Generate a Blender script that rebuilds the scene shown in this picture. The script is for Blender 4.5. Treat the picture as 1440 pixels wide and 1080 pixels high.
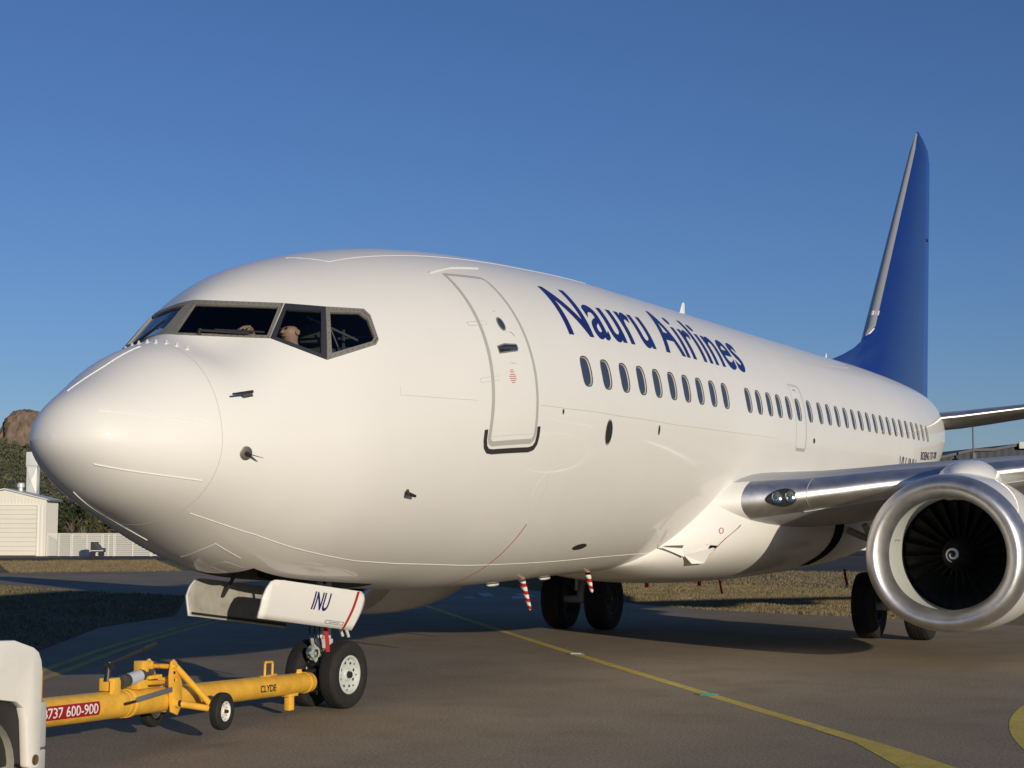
import bpy, bmesh, math, random
import numpy as np
from mathutils import Vector, Matrix
from mathutils.bvhtree import BVHTree

random.seed(7); RNG = np.random.default_rng(7)
for o in list(bpy.data.objects): bpy.data.objects.remove(o, do_unlink=True)
scene = bpy.context.scene
COL = scene.collection

# ------------------------------------------------------------------ camera
CAM = Vector((-9.390, -8.988, 1.814)); YAW, PITCH, ROLL, FPX = 0.4729, 0.0938, 0.001, 2169.0
cd = bpy.data.cameras.new('camera'); cam = bpy.data.objects.new('camera', cd); COL.objects.link(cam)
fw = Vector((math.cos(PITCH)*math.cos(YAW), math.cos(PITCH)*math.sin(YAW), math.sin(PITCH)))
rt = Vector((math.sin(YAW), -math.cos(YAW), 0)); up = rt.cross(fw)
rt, up = rt*math.cos(ROLL)+up*math.sin(ROLL), up*math.cos(ROLL)-rt*math.sin(ROLL)
m3 = Matrix((rt, up, -fw)).transposed()
cam.matrix_world = Matrix.Translation(CAM) @ m3.to_4x4()
cd.sensor_width = 36.0; cd.sensor_fit = 'HORIZONTAL'; cd.lens = FPX/1440*36.0
cd.clip_start = 0.1; cd.clip_end = 6000
scene.camera = cam

# ------------------------------------------------------------------ sky, sun, exposure
SUN_EL = math.radians(10.5); SUN_AZ = (-math.cos(math.radians(55)), -math.sin(math.radians(55)))
w = bpy.data.worlds.new('World'); scene.world = w; w.use_nodes = True
nt = w.node_tree; bg = nt.nodes['Background']
sky = nt.nodes.new('ShaderNodeTexSky'); sky.sky_type = 'NISHITA'; sky.sun_disc = False
sky.sun_elevation = SUN_EL
sky.sun_rotation = math.atan2(SUN_AZ[0], SUN_AZ[1])
sky.altitude = 0; sky.air_density = 1.0; sky.dust_density = 0.0; sky.ozone_density = 5.0
tint = nt.nodes.new('ShaderNodeMix'); tint.data_type = 'RGBA'; tint.blend_type = 'MULTIPLY'; tint.inputs[0].default_value = 1.0; tint.inputs[7].default_value = (1.0, .885, 1.02, 1)
nt.links.new(sky.outputs[0], tint.inputs[6]); nt.links.new(tint.outputs[2], bg.inputs[0]); bg.inputs[1].default_value = 0.089
sd = bpy.data.lights.new('sun', 'SUN'); so = bpy.data.objects.new('sun', sd); COL.objects.link(so)
sd.energy = 3.65; sd.angle = math.radians(0.53); sd.color = (1.0, 0.885, 0.70)
sv = Vector((SUN_AZ[0]*math.cos(SUN_EL), SUN_AZ[1]*math.cos(SUN_EL), math.sin(SUN_EL)))
so.rotation_euler = (-sv).to_track_quat('-Z', 'Y').to_euler()
so.location = (-40, -40, 30)
scene.view_settings.view_transform = 'Standard'; scene.view_settings.look = 'None'
scene.view_settings.exposure = 0.0; scene.view_settings.gamma = 1.0
scene.view_settings.use_curve_mapping = False

# ------------------------------------------------------------------ materials
MATS = {}
def mat(name, col, rough=0.5, metal=0.0, var=0.0, vscale=3.0, bump=0.0, bscale=40.0, coat=0.0, spec=0.5,
        trans=0.0, ior=1.45, emit=None, estr=0.0, coord='Object', stretch=(1, 1, 1), dark=None, rvar=0.0, aniso=0.0):
    if name in MATS: return MATS[name]
    m = bpy.data.materials.new(name); m.use_nodes = True; t = m.node_tree; b = t.nodes['Principled BSDF']
    c4 = (*col, 1)
    b.inputs['Base Color'].default_value = c4; b.inputs['Roughness'].default_value = rough
    b.inputs['Metallic'].default_value = metal; b.inputs['Coat Weight'].default_value = coat
    b.inputs['Coat Roughness'].default_value = 0.04
    b.inputs['Specular IOR Level'].default_value = spec; b.inputs['IOR'].default_value = ior
    b.inputs['Transmission Weight'].default_value = trans
    if emit: b.inputs['Emission Color'].default_value = (*emit, 1); b.inputs['Emission Strength'].default_value = estr
    if var or bump or rvar:
        tc = t.nodes.new('ShaderNodeTexCoord'); mp = t.nodes.new('ShaderNodeMapping')
        mp.inputs['Scale'].default_value = stretch
        t.links.new(tc.outputs[coord], mp.inputs[0])
    if var or rvar:
        n = t.nodes.new('ShaderNodeTexNoise'); n.inputs['Scale'].default_value = vscale
        n.inputs['Detail'].default_value = 6; n.inputs['Roughness'].default_value = 0.62
        t.links.new(mp.outputs[0], n.inputs['Vector'])
    if var:
        r = t.nodes.new('ShaderNodeValToRGB'); r.color_ramp.elements[0].position = 0.3; r.color_ramp.elements[1].position = 0.7
        d = dark if dark else tuple(c*(1-var) for c in col)
        r.color_ramp.elements[0].color = (*d, 1); r.color_ramp.elements[1].color = c4
        t.links.new(n.outputs['Fac'], r.inputs[0]); t.links.new(r.outputs[0], b.inputs['Base Color'])
    if rvar:
        mr = t.nodes.new('ShaderNodeMapRange'); mr.inputs[1].default_value = .3; mr.inputs[2].default_value = .7
        mr.inputs[3].default_value = max(rough-rvar, 0.02); mr.inputs[4].default_value = rough+rvar
        t.links.new(n.outputs['Fac'], mr.inputs[0]); t.links.new(mr.outputs[0], b.inputs['Roughness'])
    if bump:
        n2 = t.nodes.new('ShaderNodeTexNoise'); n2.inputs['Scale'].default_value = bscale; n2.inputs['Detail'].default_value = 4
        t.links.new(mp.outputs[0], n2.inputs['Vector'])
        bp = t.nodes.new('ShaderNodeBump'); bp.inputs['Strength'].default_value = bump; bp.inputs['Distance'].default_value = 0.01
        t.links.new(n2.outputs['Fac'], bp.inputs['Height']); t.links.new(bp.outputs[0], b.inputs['Normal'])
    MATS[name] = m
    return m

WHITE = mat('white_paint', (.80, .785, .75), rough=.48, coat=.5, var=.035, vscale=.8, bump=.018, bscale=2.0, spec=.35)
BARE = mat('satin_grey_paint', (.42, .43, .43), rough=.4, var=.12, vscale=2)
GREYBAND = mat('door_grey', (.43, .43, .40), rough=.45)
WINGGREY = mat('wing_grey', (.40, .41, .42), rough=.35, var=.1, vscale=1.5)
POL = mat('polished_aluminium', (.80, .78, .76), rough=.45, metal=1.0, var=.08, vscale=3, rvar=.05)
LIP = mat('inlet_aluminium', (.72, .70, .69), rough=.46, metal=1.0, var=.12, vscale=4, rvar=.05)
DARKMET = mat('dark_metal', (.05, .05, .052), rough=.45, metal=.6)
STEEL = mat('steel', (.45, .45, .46), rough=.35, metal=1.0, var=.2, vscale=9)
FRAME = mat('window_frame_alloy', (.30, .285, .25), rough=.5, metal=.35, var=.18, vscale=22)
FRAMED = mat('window_frame_dark', (.04, .04, .052), rough=.5, metal=.2)
SEAL = mat('black_seal', (.02, .02, .022), rough=.6)
BLUE = mat('fin_blue', (.008, .033, .19), rough=.34, coat=.25, var=.08, vscale=1.2)
INK = mat('navy_lettering', (.010, .016, .14), rough=.35, coat=.3)
INKD = mat('dark_lettering', (.02, .02, .05), rough=.5)
REDP = mat('red_paint', (.42, .02, .02), rough=.5)
RUB = mat('tyre_rubber', (.022, .021, .020), rough=.75, var=.4, vscale=14, bump=.2, bscale=60)
RIMW = mat('rim_pale_paint', (.60, .64, .60), rough=.45, var=.25, vscale=16)
RIMW2 = mat('rim_white_paint', (.78, .77, .72), rough=.45, var=.15, vscale=20)
YEL = mat('tow_bar_yellow', (.93, .53, .052), rough=.45, coat=.15, var=.3, vscale=7, bump=.05, bscale=30, dark=(.70, .36, .04))
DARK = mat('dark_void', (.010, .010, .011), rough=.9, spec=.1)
BAYM = mat('bay_grey', (.23, .22, .20), rough=.6, var=.4, vscale=7)

# ------------------------------------------------------------------ mesh helpers
class G:
    def __init__(s): s.v = []; s.f = []; s.m = []; s.cm = 0
    def add(s, v, f, m=None):
        o = len(s.v); s.v += [tuple(map(float, a)) for a in v]; s.f += [tuple(i+o for i in q) for q in f]
        s.m += [s.cm if m is None else m]*len(f); return s
    def loft(s, rings, closed=True, cap0=False, cap1=False, m=None):
        n = len(rings[0]); v = [p for r in rings for p in r]; f = []
        for i in range(len(rings)-1):
            for j in range(n if closed else n-1):
                k = (j+1) % n; f.append((i*n+j, i*n+k, (i+1)*n+k, (i+1)*n+j))
        if cap0: f.append(tuple(reversed(range(n))))
        if cap1: f.append(tuple((len(rings)-1)*n+j for j in range(n)))
        return s.add(v, f, m)
    def lathe(s, prof, o, ax, n=48, cap0=False, cap1=False, m=None, zs=1.0):
        ax = Vector(ax).normalized(); a = ax.orthogonal().normalized()
        if abs(ax.z) < .9:
            a = Vector((0, 0, 1)) - ax*ax.z; a.normalize()
        b = ax.cross(a); o = Vector(o); rings = []
        for h, r in prof:
            rings.append([o+ax*h+(a*math.cos(2*math.pi*j/n)*zs+b*math.sin(2*math.pi*j/n))*r for j in range(n)])
        return s.loft(rings, True, cap0, cap1, m)
    def tube(s, p0, p1, r0, r1=None, n=14, m=None, caps=True):
        p0 = Vector(p0); p1 = Vector(p1); d = p1-p0
        return s.lathe([(0, r0), (d.length, r0 if r1 is None else r1)], p0, d, n, caps, caps, m)
    def path(s, pts, r, n=10, m=None):
        for a, b in zip(pts[:-1], pts[1:]): s.tube(a, b, r, None, n, m)
        return s
    def box(s, c, sz, rot=None, m=None):
        c = Vector(c); v = []
        for x in (-.5, .5):
            for y in (-.5, .5):
                for z in (-.5, .5):
                    p = Vector((x*sz[0], y*sz[1], z*sz[2]))
                    if rot is not None: p = rot @ p
                    v.append(c+p)
        return s.add(v, [(0, 1, 3, 2), (4, 6, 7, 5), (0, 4, 5, 1), (2, 3, 7, 6), (0, 2, 6, 4), (1, 5, 7, 3)], m)
    def prism(s, poly, d, m=None):
        d = Vector(d); n = len(poly); a = [Vector(p) for p in poly]; b = [p+d for p in a]
        f = [tuple(range(n)), tuple(reversed(range(n, 2*n)))] + [(i, n+i, n+(i+1) % n, (i+1) % n) for i in range(n)]
        return s.add(a+b, f, m)
    def build(s, name, mats, parent=None, bevel=0, seg=2, ang=34, smooth=True, loc=None):
        me = bpy.data.meshes.new(name); me.from_pydata(s.v, [], s.f)
        if not isinstance(mats, (list, tuple)): mats = [mats]
        for q in mats: me.materials.append(q)
        if len(mats) > 1: me.polygons.foreach_set('material_index', s.m)
        bm = bmesh.new(); bm.from_mesh(me)
        bmesh.ops.recalc_face_normals(bm, faces=bm.faces)
        if bevel:
            es = [e for e in bm.edges if len(e.link_faces) == 2 and e.calc_face_angle(0) > math.radians(40)]
            bmesh.ops.bevel(bm, geom=es, offset=bevel, segments=seg, affect='EDGES', profile=.5, clamp_overlap=True)
        bm.to_mesh(me); bm.free()
        if smooth:
            me.polygons.foreach_set('use_smooth', [True]*len(me.polygons)); me.set_sharp_from_angle(angle=math.radians(ang))
        return link(name, me, parent)

def link(name, me, parent=None):
    o = bpy.data.objects.new(name, me); COL.objects.link(o)
    if parent is not None: o.parent = parent
    return o
def empty(name, label, cat, loc=(0, 0, 0), rz=0, group=None):
    o = bpy.data.objects.new(name, None); COL.objects.link(o); o.location = loc; o.rotation_euler = (0, 0, rz)
    o.empty_display_size = .2
    return tag(o, label, cat, group)
def tag(o, label, cat, group=None, kind=None):
    if label: o['label'] = label
    if cat: o['category'] = cat
    if group: o['group'] = group
    if kind: o['kind'] = kind
    return o
def sheet(name, poly, z, m, kind='structure', parent=None, cell=None):
    me = bpy.data.meshes.new(name); me.from_pydata([(x, y, z) for x, y in poly], [], [tuple(range(len(poly)))])
    me.materials.append(m); bm = bmesh.new(); bm.from_mesh(me)
    for f in bm.faces:
        if f.normal.z < 0: f.normal_flip()
    bm.to_mesh(me); bm.free(); o = link(name, me, parent)
    if kind: o['kind'] = kind
    return o
def text_mesh(body, size=1.0, weight=0.0, spacing=1.0):
    cu = bpy.data.curves.new('t', 'FONT'); cu.body = body; cu.size = size; cu.offset = weight; cu.space_character = spacing
    cu.resolution_u = 6
    ob = bpy.data.objects.new('t', cu); COL.objects.link(ob); bpy.context.view_layer.update()
    dg = bpy.context.evaluated_depsgraph_get(); me = bpy.data.meshes.new_from_object(ob.evaluated_get(dg))
    bpy.data.objects.remove(ob, do_unlink=True); bpy.data.curves.remove(cu)
    return me
def map_words(name, me, gaps, fn, m, parent, su=.25, sv=.05):
    """lay a line of lettering word by word: gaps are the fractions of its width between words"""
    xs_ = [v.co.x for v in me.vertices]; y0, y1 = min(v.co.y for v in me.vertices), max(v.co.y for v in me.vertices); a, b = min(xs_), max(xs_); cuts = [-.01]+gaps+[1.01]; out = []
    for k in range(len(cuts)-1):
        q = me.copy(); bm = bmesh.new(); bm.from_mesh(q); lo, hi = a+cuts[k]*(b-a), a+cuts[k+1]*(b-a)
        bmesh.ops.delete(bm, geom=[f for f in bm.faces if not lo <= f.calc_center_median().x < hi], context='FACES')
        us = [v.co.x for v in bm.verts]; vs = [v.co.y for v in bm.verts]; u0, u1, v0, v1 = (min(us)-a)/(b-a), (max(us)-a)/(b-a), (min(vs)-y0)/(y1-y0), (max(vs)-y0)/(y1-y0)
        bm.to_mesh(q); bm.free()
        out.append(map_text(name, q, lambda u, v: fn(u0+u*(u1-u0), v0+v*(v1-v0)), m, parent, su, sv))
    bpy.data.meshes.remove(me); return out
def map_text(name, me, fn, m, parent, su=.25, sv=.05, uv0=None):
    """cut a flat text mesh into small cells and lay it on a surface with fn(u, v)"""
    bm = bmesh.new(); bm.from_mesh(me); bpy.data.meshes.remove(me)
    us = [v.co.x for v in bm.verts]; vs = [v.co.y for v in bm.verts]
    u0, u1, v0, v1 = min(us), max(us), min(vs), max(vs)
    for k in range(1, int((u1-u0)/su)+1):
        bmesh.ops.bisect_plane(bm, geom=bm.verts[:]+bm.edges[:]+bm.faces[:], plane_co=(u0+k*su, 0, 0), plane_no=(1, 0, 0))
    for k in range(1, int((v1-v0)/sv)+1):
        bmesh.ops.bisect_plane(bm, geom=bm.verts[:]+bm.edges[:]+bm.faces[:], plane_co=(0, v0+k*sv, 0), plane_no=(0, 1, 0))
    for v in bm.verts: v.co = fn((v.co.x-u0)/(u1-u0), (v.co.y-v0)/(v1-v0))
    o = bpy.data.meshes.new(name); bmesh.ops.recalc_face_normals(bm, faces=bm.faces); bm.to_mesh(o); bm.free()
    o.materials.append(m)
    return link(name, o, parent)

# glass and two-sided skin materials
def glass(name, tint, gl=1.0, rough=.02):
    m = bpy.data.materials.new(name); m.use_nodes = True; t = m.node_tree; t.nodes.clear()
    o = t.nodes.new('ShaderNodeOutputMaterial'); mx = t.nodes.new('ShaderNodeMixShader'); tr = t.nodes.new('ShaderNodeBsdfTransparent')
    g = t.nodes.new('ShaderNodeBsdfGlossy'); fr = t.nodes.new('ShaderNodeLayerWeight'); fr.inputs[0].default_value = .5
    pw = t.nodes.new('ShaderNodeMath'); pw.operation = 'POWER'; pw.inputs[1].default_value = 4.0
    mu = t.nodes.new('ShaderNodeMath'); mu.operation = 'MULTIPLY_ADD'; mu.inputs[1].default_value = .85*gl; mu.inputs[2].default_value = .045*gl; mu.use_clamp = True
    tr.inputs[0].default_value = (*tint, 1); g.inputs['Roughness'].default_value = rough
    t.links.new(fr.outputs['Facing'], pw.inputs[0]); t.links.new(pw.outputs[0], mu.inputs[0]); t.links.new(mu.outputs[0], mx.inputs[0]); t.links.new(tr.outputs[0], mx.inputs[1])
    t.links.new(g.outputs[0], mx.inputs[2]); t.links.new(mx.outputs[0], o.inputs[0])
    return m
PANE = glass('cockpit_glass', (.74, .78, .79), 1.0)
LENS = glass('lamp_glass', (.85, .88, .86), 1.2)
def two_sided(base, name, inner):
    m = base.copy(); m.name = name; t = m.node_tree; out = [n for n in t.nodes if n.type == 'OUTPUT_MATERIAL'][0]
    b = t.nodes['Principled BSDF']; d = t.nodes.new('ShaderNodeBsdfDiffuse'); d.inputs[0].default_value = (*inner, 1)
    g = t.nodes.new('ShaderNodeNewGeometry'); mx = t.nodes.new('ShaderNodeMixShader')
    t.links.new(g.outputs['Backfacing'], mx.inputs[0]); t.links.new(b.outputs[0], mx.inputs[1]); t.links.new(d.outputs[0], mx.inputs[2])
    t.links.new(mx.outputs[0], out.inputs[0]); return m
SKIN = two_sided(WHITE, 'white_skin', (.035, .037, .04))

# ------------------------------------------------------------------ fuselage surface
XK=np.array([0,.12,.5,1.0,1.4,1.72,2.1,2.5,3,3.7,4.5,5.5,7,9,20.5,22.5,25,27.5,30,31.5,32.18])
ZT=[2.680,2.95,3.21,3.505,3.655,3.975,4.225,4.420,4.580,4.750,4.888,4.998,5.095,5.165,5.172,5.185,5.165,5.12,5.03,4.62,4.42]
ZB=[2.680,2.46,2.180,1.965,1.795,1.655,1.525,1.425,1.360,1.305,1.250,1.190,1.175,1.195,1.200,1.250,1.640,2.240,2.990,3.490,3.790]
WW=[0.,.345,.635,.935,1.108,1.232,1.365,1.480,1.577,1.676,1.761,1.829,1.872,1.882,1.882,1.873,1.755,1.500,1.040,.55,.25]
ZM=[2.680,2.68,2.65,2.66,2.67,2.695,2.74,2.80,2.88,2.98,3.10,3.21,3.29,3.32,3.32,3.33,3.45,3.65,3.95,4.10,4.15]
SL=.014;KD=.10;XD=1.6;WD=.38
def pchip(xk,yk,x):
    xk=np.array(xk,float);yk=np.array(yk,float);h=np.diff(xk);d=np.diff(yk)/h
    m=np.zeros(len(xk))
    for i in range(1,len(xk)-1):
        if d[i-1]*d[i]>0:
            w1=2*h[i]+h[i-1];w2=h[i]+2*h[i-1];m[i]=(w1+w2)/(w1/d[i-1]+w2/d[i])
    m[0]=d[0];m[-1]=d[-1]
    i=np.clip(np.searchsorted(xk,x)-1,0,len(h)-1)
    t=(x-xk[i])/h[i]
    return (1+2*t)*(1-t)**2*yk[i]+t*(1-t)**2*h[i]*m[i]+t*t*(3-2*t)*yk[i+1]+t*t*(t-1)*h[i]*m[i+1]
UG=np.linspace(0,np.sqrt(32.18),1200)
def _sm(T):
    y=pchip(np.sqrt(XK),T,UG);n=len(UG);du=UG[1]
    k=60;ext=np.concatenate([2*y[0]-y[k:0:-1],y,2*y[-1]-y[-2:-k-2:-1]])
    s=.04/du;g=np.exp(-.5*(np.arange(-k,k+1)/s)**2);g/=g.sum()
    return np.convolve(ext,g,'valid')
TAB=[_sm(T) for T in (ZT,ZB,WW,ZM)]
def prof(x):
    u=np.sqrt(np.maximum(x,0));return [np.interp(u,UG,a) for a in TAB]
def S(x,t):
    x=np.asarray(x,float);t=np.asarray(t,float)
    zt,zb,w,zm=prof(x);s=np.sin(t);c=np.cos(t)
    k=np.where(s>0,1-KD*np.exp(-((x-XD)/WD)**2)*s**6*c*c/.1055,1.);y=-w*c*k;s=s*k
    z=zm+np.where(s>0,(zt-zm)*s,(zm-zb)*s)+SL*(x-9)
    return np.stack([x+0*t,y,z],-1)
def N(x,t):
    e=1e-3;a=S(x+e,t)-S(np.maximum(x-e,1e-5),t);b=S(x,t+e)-S(x,t-e)
    n=np.cross(b,a);n/=np.linalg.norm(n,axis=-1,keepdims=True)+1e-12
    return -n

AR = 1.85                                # metres of skin per radian, for laying decals
def SV(x, t, off=0.0):
    p = S(x, t); 
    if off: p = p + N(np.asarray(x, float), np.asarray(t, float))*off
    return Vector([float(a) for a in p])
def NV(x, t): return Vector([float(a) for a in N(np.asarray(x, float), np.asarray(t, float))])

def round_poly(c, r, n=6):
    out = []; k = len(c)
    for i in range(k):
        p = Vector(c[i]); a = (Vector(c[i-1])-p); b = (Vector(c[(i+1) % k])-p); R = r[i] if isinstance(r, (list, tuple)) else r
        if R <= 0: out.append(p); continue
        an = a.angle(b); d = min(R/math.tan(an/2), a.length*.49, b.length*.49); q0 = p+a.normalized()*d; q1 = p+b.normalized()*d
        for j in range(n+1):
            s = j/n; out.append(q0.lerp(p, s).lerp(p.lerp(q1, s), s))
    return out
def inset(poly, d):
    out = []; k = len(poly); area = sum(poly[i].x*poly[(i+1) % k].y-poly[(i+1) % k].x*poly[i].y for i in range(k))
    sg = 1 if area > 0 else -1
    for i in range(k):
        e0 = (poly[i]-poly[i-1]); e1 = (poly[(i+1) % k]-poly[i])
        if e0.length < 1e-9: e0 = e1
        if e1.length < 1e-9: e1 = e0
        n0 = Vector((-e0.y, e0.x)).normalized(); n1 = Vector((-e1.y, e1.x)).normalized(); n = (n0+n1)
        n = n.normalized()/max(.5, n.normalized().dot(n0)); out.append(poly[i]+n*d*sg)
    return out
def densify(poly, step, closed=True):
    out = []; k = len(poly)
    for i in range(k if closed else k-1):
        a = poly[i]; b = poly[(i+1) % k]; m = max(1, int((b-a).length/step))
        out += [a.lerp(b, j/m) for j in range(m)]
    if not closed: out.append(poly[-1])
    return out
def ring_on_skin(name, poly, width, off, m, parent, fn=None):
    """closed band on the skin: poly in (x, s) coordinates"""
    fn = fn or (lambda p, o: SV(p.x, p.y/AR, o))
    po = densify(poly, .06); pi = inset(po, width); n = len(po); g = G()
    g.add([fn(p, off) for p in po]+[fn(p, off) for p in pi], [(i, (i+1) % n, n+(i+1) % n, n+i) for i in range(n)])
    g.add([fn(p, off) for p in po]+[fn(p, -.004) for p in po], [(i, (i+1) % n, n+(i+1) % n, n+i) for i in range(n)])
    return g.build(name, m, parent)
def strip_on_skin(name, pts, width, off, m, parent, step=.08):
    po = densify([Vector((x, t*AR)) for x, t in pts], step, False); g = G(); L = []; R_ = []
    for i, p in enumerate(po):
        d = (po[min(i+1, len(po)-1)]-po[max(i-1, 0)]).normalized(); q = Vector((-d.y, d.x))*width/2
        L.append(p+q); R_.append(p-q)
    n = len(po); f = lambda p, o: SV(max(p.x, .002), p.y/AR, o)
    v = [f(p, -.003) for p in L]+[f(p, off) for p in L]+[f(p, off) for p in R_]+[f(p, -.003) for p in R_]
    g.add(v, [(a*n+i, a*n+i+1, (a+1)*n+i+1, (a+1)*n+i) for a in range(3) for i in range(n-1)])
    return g.build(name, m, parent)
def patch_on_skin(name, poly, off, m, parent, cell=.07):
    me = bpy.data.meshes.new(name); k = len(poly); me.from_pydata([(p.x, p.y, 0) for p in poly], [], [tuple(range(k))])
    x0 = min(p.x for p in poly); x1 = max(p.x for p in poly); y0 = min(p.y for p in poly); y1 = max(p.y for p in poly)
    return map_text(name, me, lambda u, v: SV(x0+u*(x1-x0), (y0+v*(y1-y0))/AR, off), m, parent, cell, cell)
def smooth(o, ang=40):
    o.data.polygons.foreach_set('use_smooth', [True]*len(o.data.polygons)); o.data.set_sharp_from_angle(angle=math.radians(ang)); return o

# ------------------------------------------------------------------ the airliner
PLANE = empty('airliner', 'white twin-jet airliner with blue tail fin on a tow bar', 'airplane', (4.0, 0, 0))
PINV = Matrix.Translation((-4.0, 0, 0))
def P(o):                                   # parts are modelled in world metres
    o.parent = PLANE; o.matrix_parent_inverse = PINV; return o
class _Root: pass

us = np.linspace(0.0, math.sqrt(32.18), 170)[1:]; xs = us**2; NT = 120
ts = np.linspace(-math.pi, math.pi, NT, endpoint=False)
bm = bmesh.new(); rows = []
tip = bm.verts.new(SV(1e-5, 0)); 
for x in xs:
    pr = S(np.full(NT, x), ts); rows.append([bm.verts.new(p) for p in pr])
for j in range(NT): bm.faces.new((tip, rows[0][j], rows[0][(j+1) % NT]))
for i in range(len(rows)-1):
    for j in range(NT):
        k = (j+1) % NT; bm.faces.new((rows[i][j], rows[i][k], rows[i+1][k], rows[i+1][j]))
bm.faces.new(list(reversed(rows[-1])))
bmesh.ops.recalc_face_normals(bm, faces=bm.faces)
BVH = BVHTree.FromBMesh(bm)

def cut_hole(bm, poly, n, rad):
    c = sum(poly, Vector())/len(poly); n = n.normalized()
    fs = [f for f in bm.faces if (f.calc_center_median()-c).length < rad and f.normal.dot(n) > .15]
    k = len(poly); planes = []
    for i in range(k):
        e = poly[(i+1) % k]-poly[i]; no = e.cross(n).normalized()
        if no.dot(c-poly[i]) > 0: no = -no
        planes.append((poly[i].copy(), no))
    for co, no in planes:
        fs = [f for f in fs if f.is_valid]
        ed = list({e for f in fs for e in f.edges}); vs = list({v for f in fs for v in f.verts})
        r = bmesh.ops.bisect_plane(bm, geom=vs+ed+fs, plane_co=co, plane_no=no, dist=1e-5)
        fs = [g for g in r['geom'] if isinstance(g, bmesh.types.BMFace) and g.is_valid]
    kill = [f for f in fs if all((f.calc_center_median()-co).dot(no) < 1e-6 for co, no in planes)]
    bmesh.ops.delete(bm, geom=kill, context='FACES')

mir = lambda p: Vector((p.x, -p.y, p.z))
# cockpit windows: glass corners and outer frame corners as (x, t) on the port side
COCK = [('windshield_pane', 'L1', [(1.712, 1.525), (2.060, .980), (1.800, .833), (1.392, 1.478)],
         [(1.765, 1.5706), (2.122, .982), (1.794, .800), (1.362, 1.5706)], FRAME),
        ('side_window_pane', 'L2', [(2.094, .931), (2.346, .796), (2.097, .522), (1.839, .778)],
         [(2.126, .976), (2.430, .816), (2.130, .472), (1.799, .798)], FRAMED),
        ('rear_side_window_pane', 'L3', [(2.426, .768), (2.751, .704), (2.797, .655), (2.764, .532), (2.709, .507), (2.203, .502)],
         [(2.434, .815), (2.834, .727), (2.863, .676), (2.801, .509), (2.739, .482), (2.134, .470)], FRAME)]
WIN_JOBS = []
def on_skin(p, n):
    h = BVH.ray_cast(p+n*.6, -n); return (h[0], h[1]) if h[0] else (p, n)
for nm, key, gl, out, fm in COCK:
    q = [SV(x, t) for x, t in gl]; o = [SV(x, t) for x, t in out]; c = sum(q, Vector())/len(q); n = (Vector((-9.39, -8.99, 1.81))-c).normalized()
    cor = {'L1': [1, 1, 1, 1], 'L2': [1, 1, 1, 1], 'L3': [1]*6}[key]; M = 8; outer = []; inner = []
    for i in range(len(q)):
        for j in range(M):
            outer.append(on_skin(o[i].lerp(o[(i+1) % len(o)], j/M), n)); inner.append(on_skin(q[i].lerp(q[(i+1) % len(q)], j/M), n))
    rings = [[on_skin(c+(p-c)*k, n) for p, _ in inner] for k in (1.0, .7, .4)]; mid = on_skin(c, n)
    WIN_JOBS.append((key, outer, inner, rings, mid, fm))
    co_ = sum(o, Vector())/len(o); pol = [co_+(a-co_)*.965 for a in o]
    cut_hole(bm, pol, n, .85); cut_hole(bm, [mir(a) for a in pol], mir(n), .85)
# passenger windows
PW = [6.468, 6.998, 7.525, 8.046, 8.558, 9.075, 9.583, 10.092, 10.603, 11.115, 12.130, 12.617, 13.122, 13.607, 14.110, 14.631, 15.266,
      15.884, 16.418, 16.971, 17.524, 18.043, 18.569, 19.10, 19.623, 20.153, 20.688, 21.216, 21.739, 22.287, 22.842, 23.384, 23.97, 24.541]
PT = [.203, .192, .184, .180] + [.176]*12 + [.180, .182, .183, .183, .184, .184, .185, .185, .184, .184, .184, .183, .182, .180, .176, .168, .158, .140]
def win_outline(x0, t0, a, b, n=16, e=2.9):
    out = []
    for i in range(n):
        th = 2*math.pi*i/n; c, s = math.cos(th), math.sin(th)
        out.append((x0+a*math.copysign(abs(c)**(2/e), c), t0+b/AR*math.copysign(abs(s)**(2/e), s)))
    return out
for x0, t0 in zip(PW, PT):
    cut_hole(bm, [SV(x, t) for x, t in win_outline(x0, t0, .117, .174)], NV(x0, t0), .62)
# nose gear bay opening
cut_hole(bm, [Vector((2.2, -.40, 1.2)), Vector((2.2, .40, 1.2)), Vector((4.25, .40, 1.2)), Vector((4.25, -.40, 1.2))], Vector((0, 0, -1)), 1.8)
me = bpy.data.meshes.new('fuselage'); bm.to_mesh(me); bm.free()
co = np.empty(len(me.vertices)*3); me.vertices.foreach_get('co', co); co = co.reshape(-1, 3)
zt, zb, ww, zm = prof(co[:, 0]); zz = co[:, 2]-SL*(co[:, 0]-9)-zm
tt = np.arctan2(np.where(zz > 0, zz/np.maximum(zt-zm, 1e-4), zz/np.maximum(zm-zb, 1e-4)), -co[:, 1]/np.maximum(ww, 1e-4))
nn = N(np.maximum(co[:, 0], .003), tt); nn[co[:, 0] < .0005] = (-1, 0, 0)
me.polygons.foreach_set('use_smooth', [True]*len(me.polygons)); me.materials.append(SKIN)
me.normals_split_custom_set_from_vertices([tuple(a) for a in nn])
FUS = P(link('fuselage', me))

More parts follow.
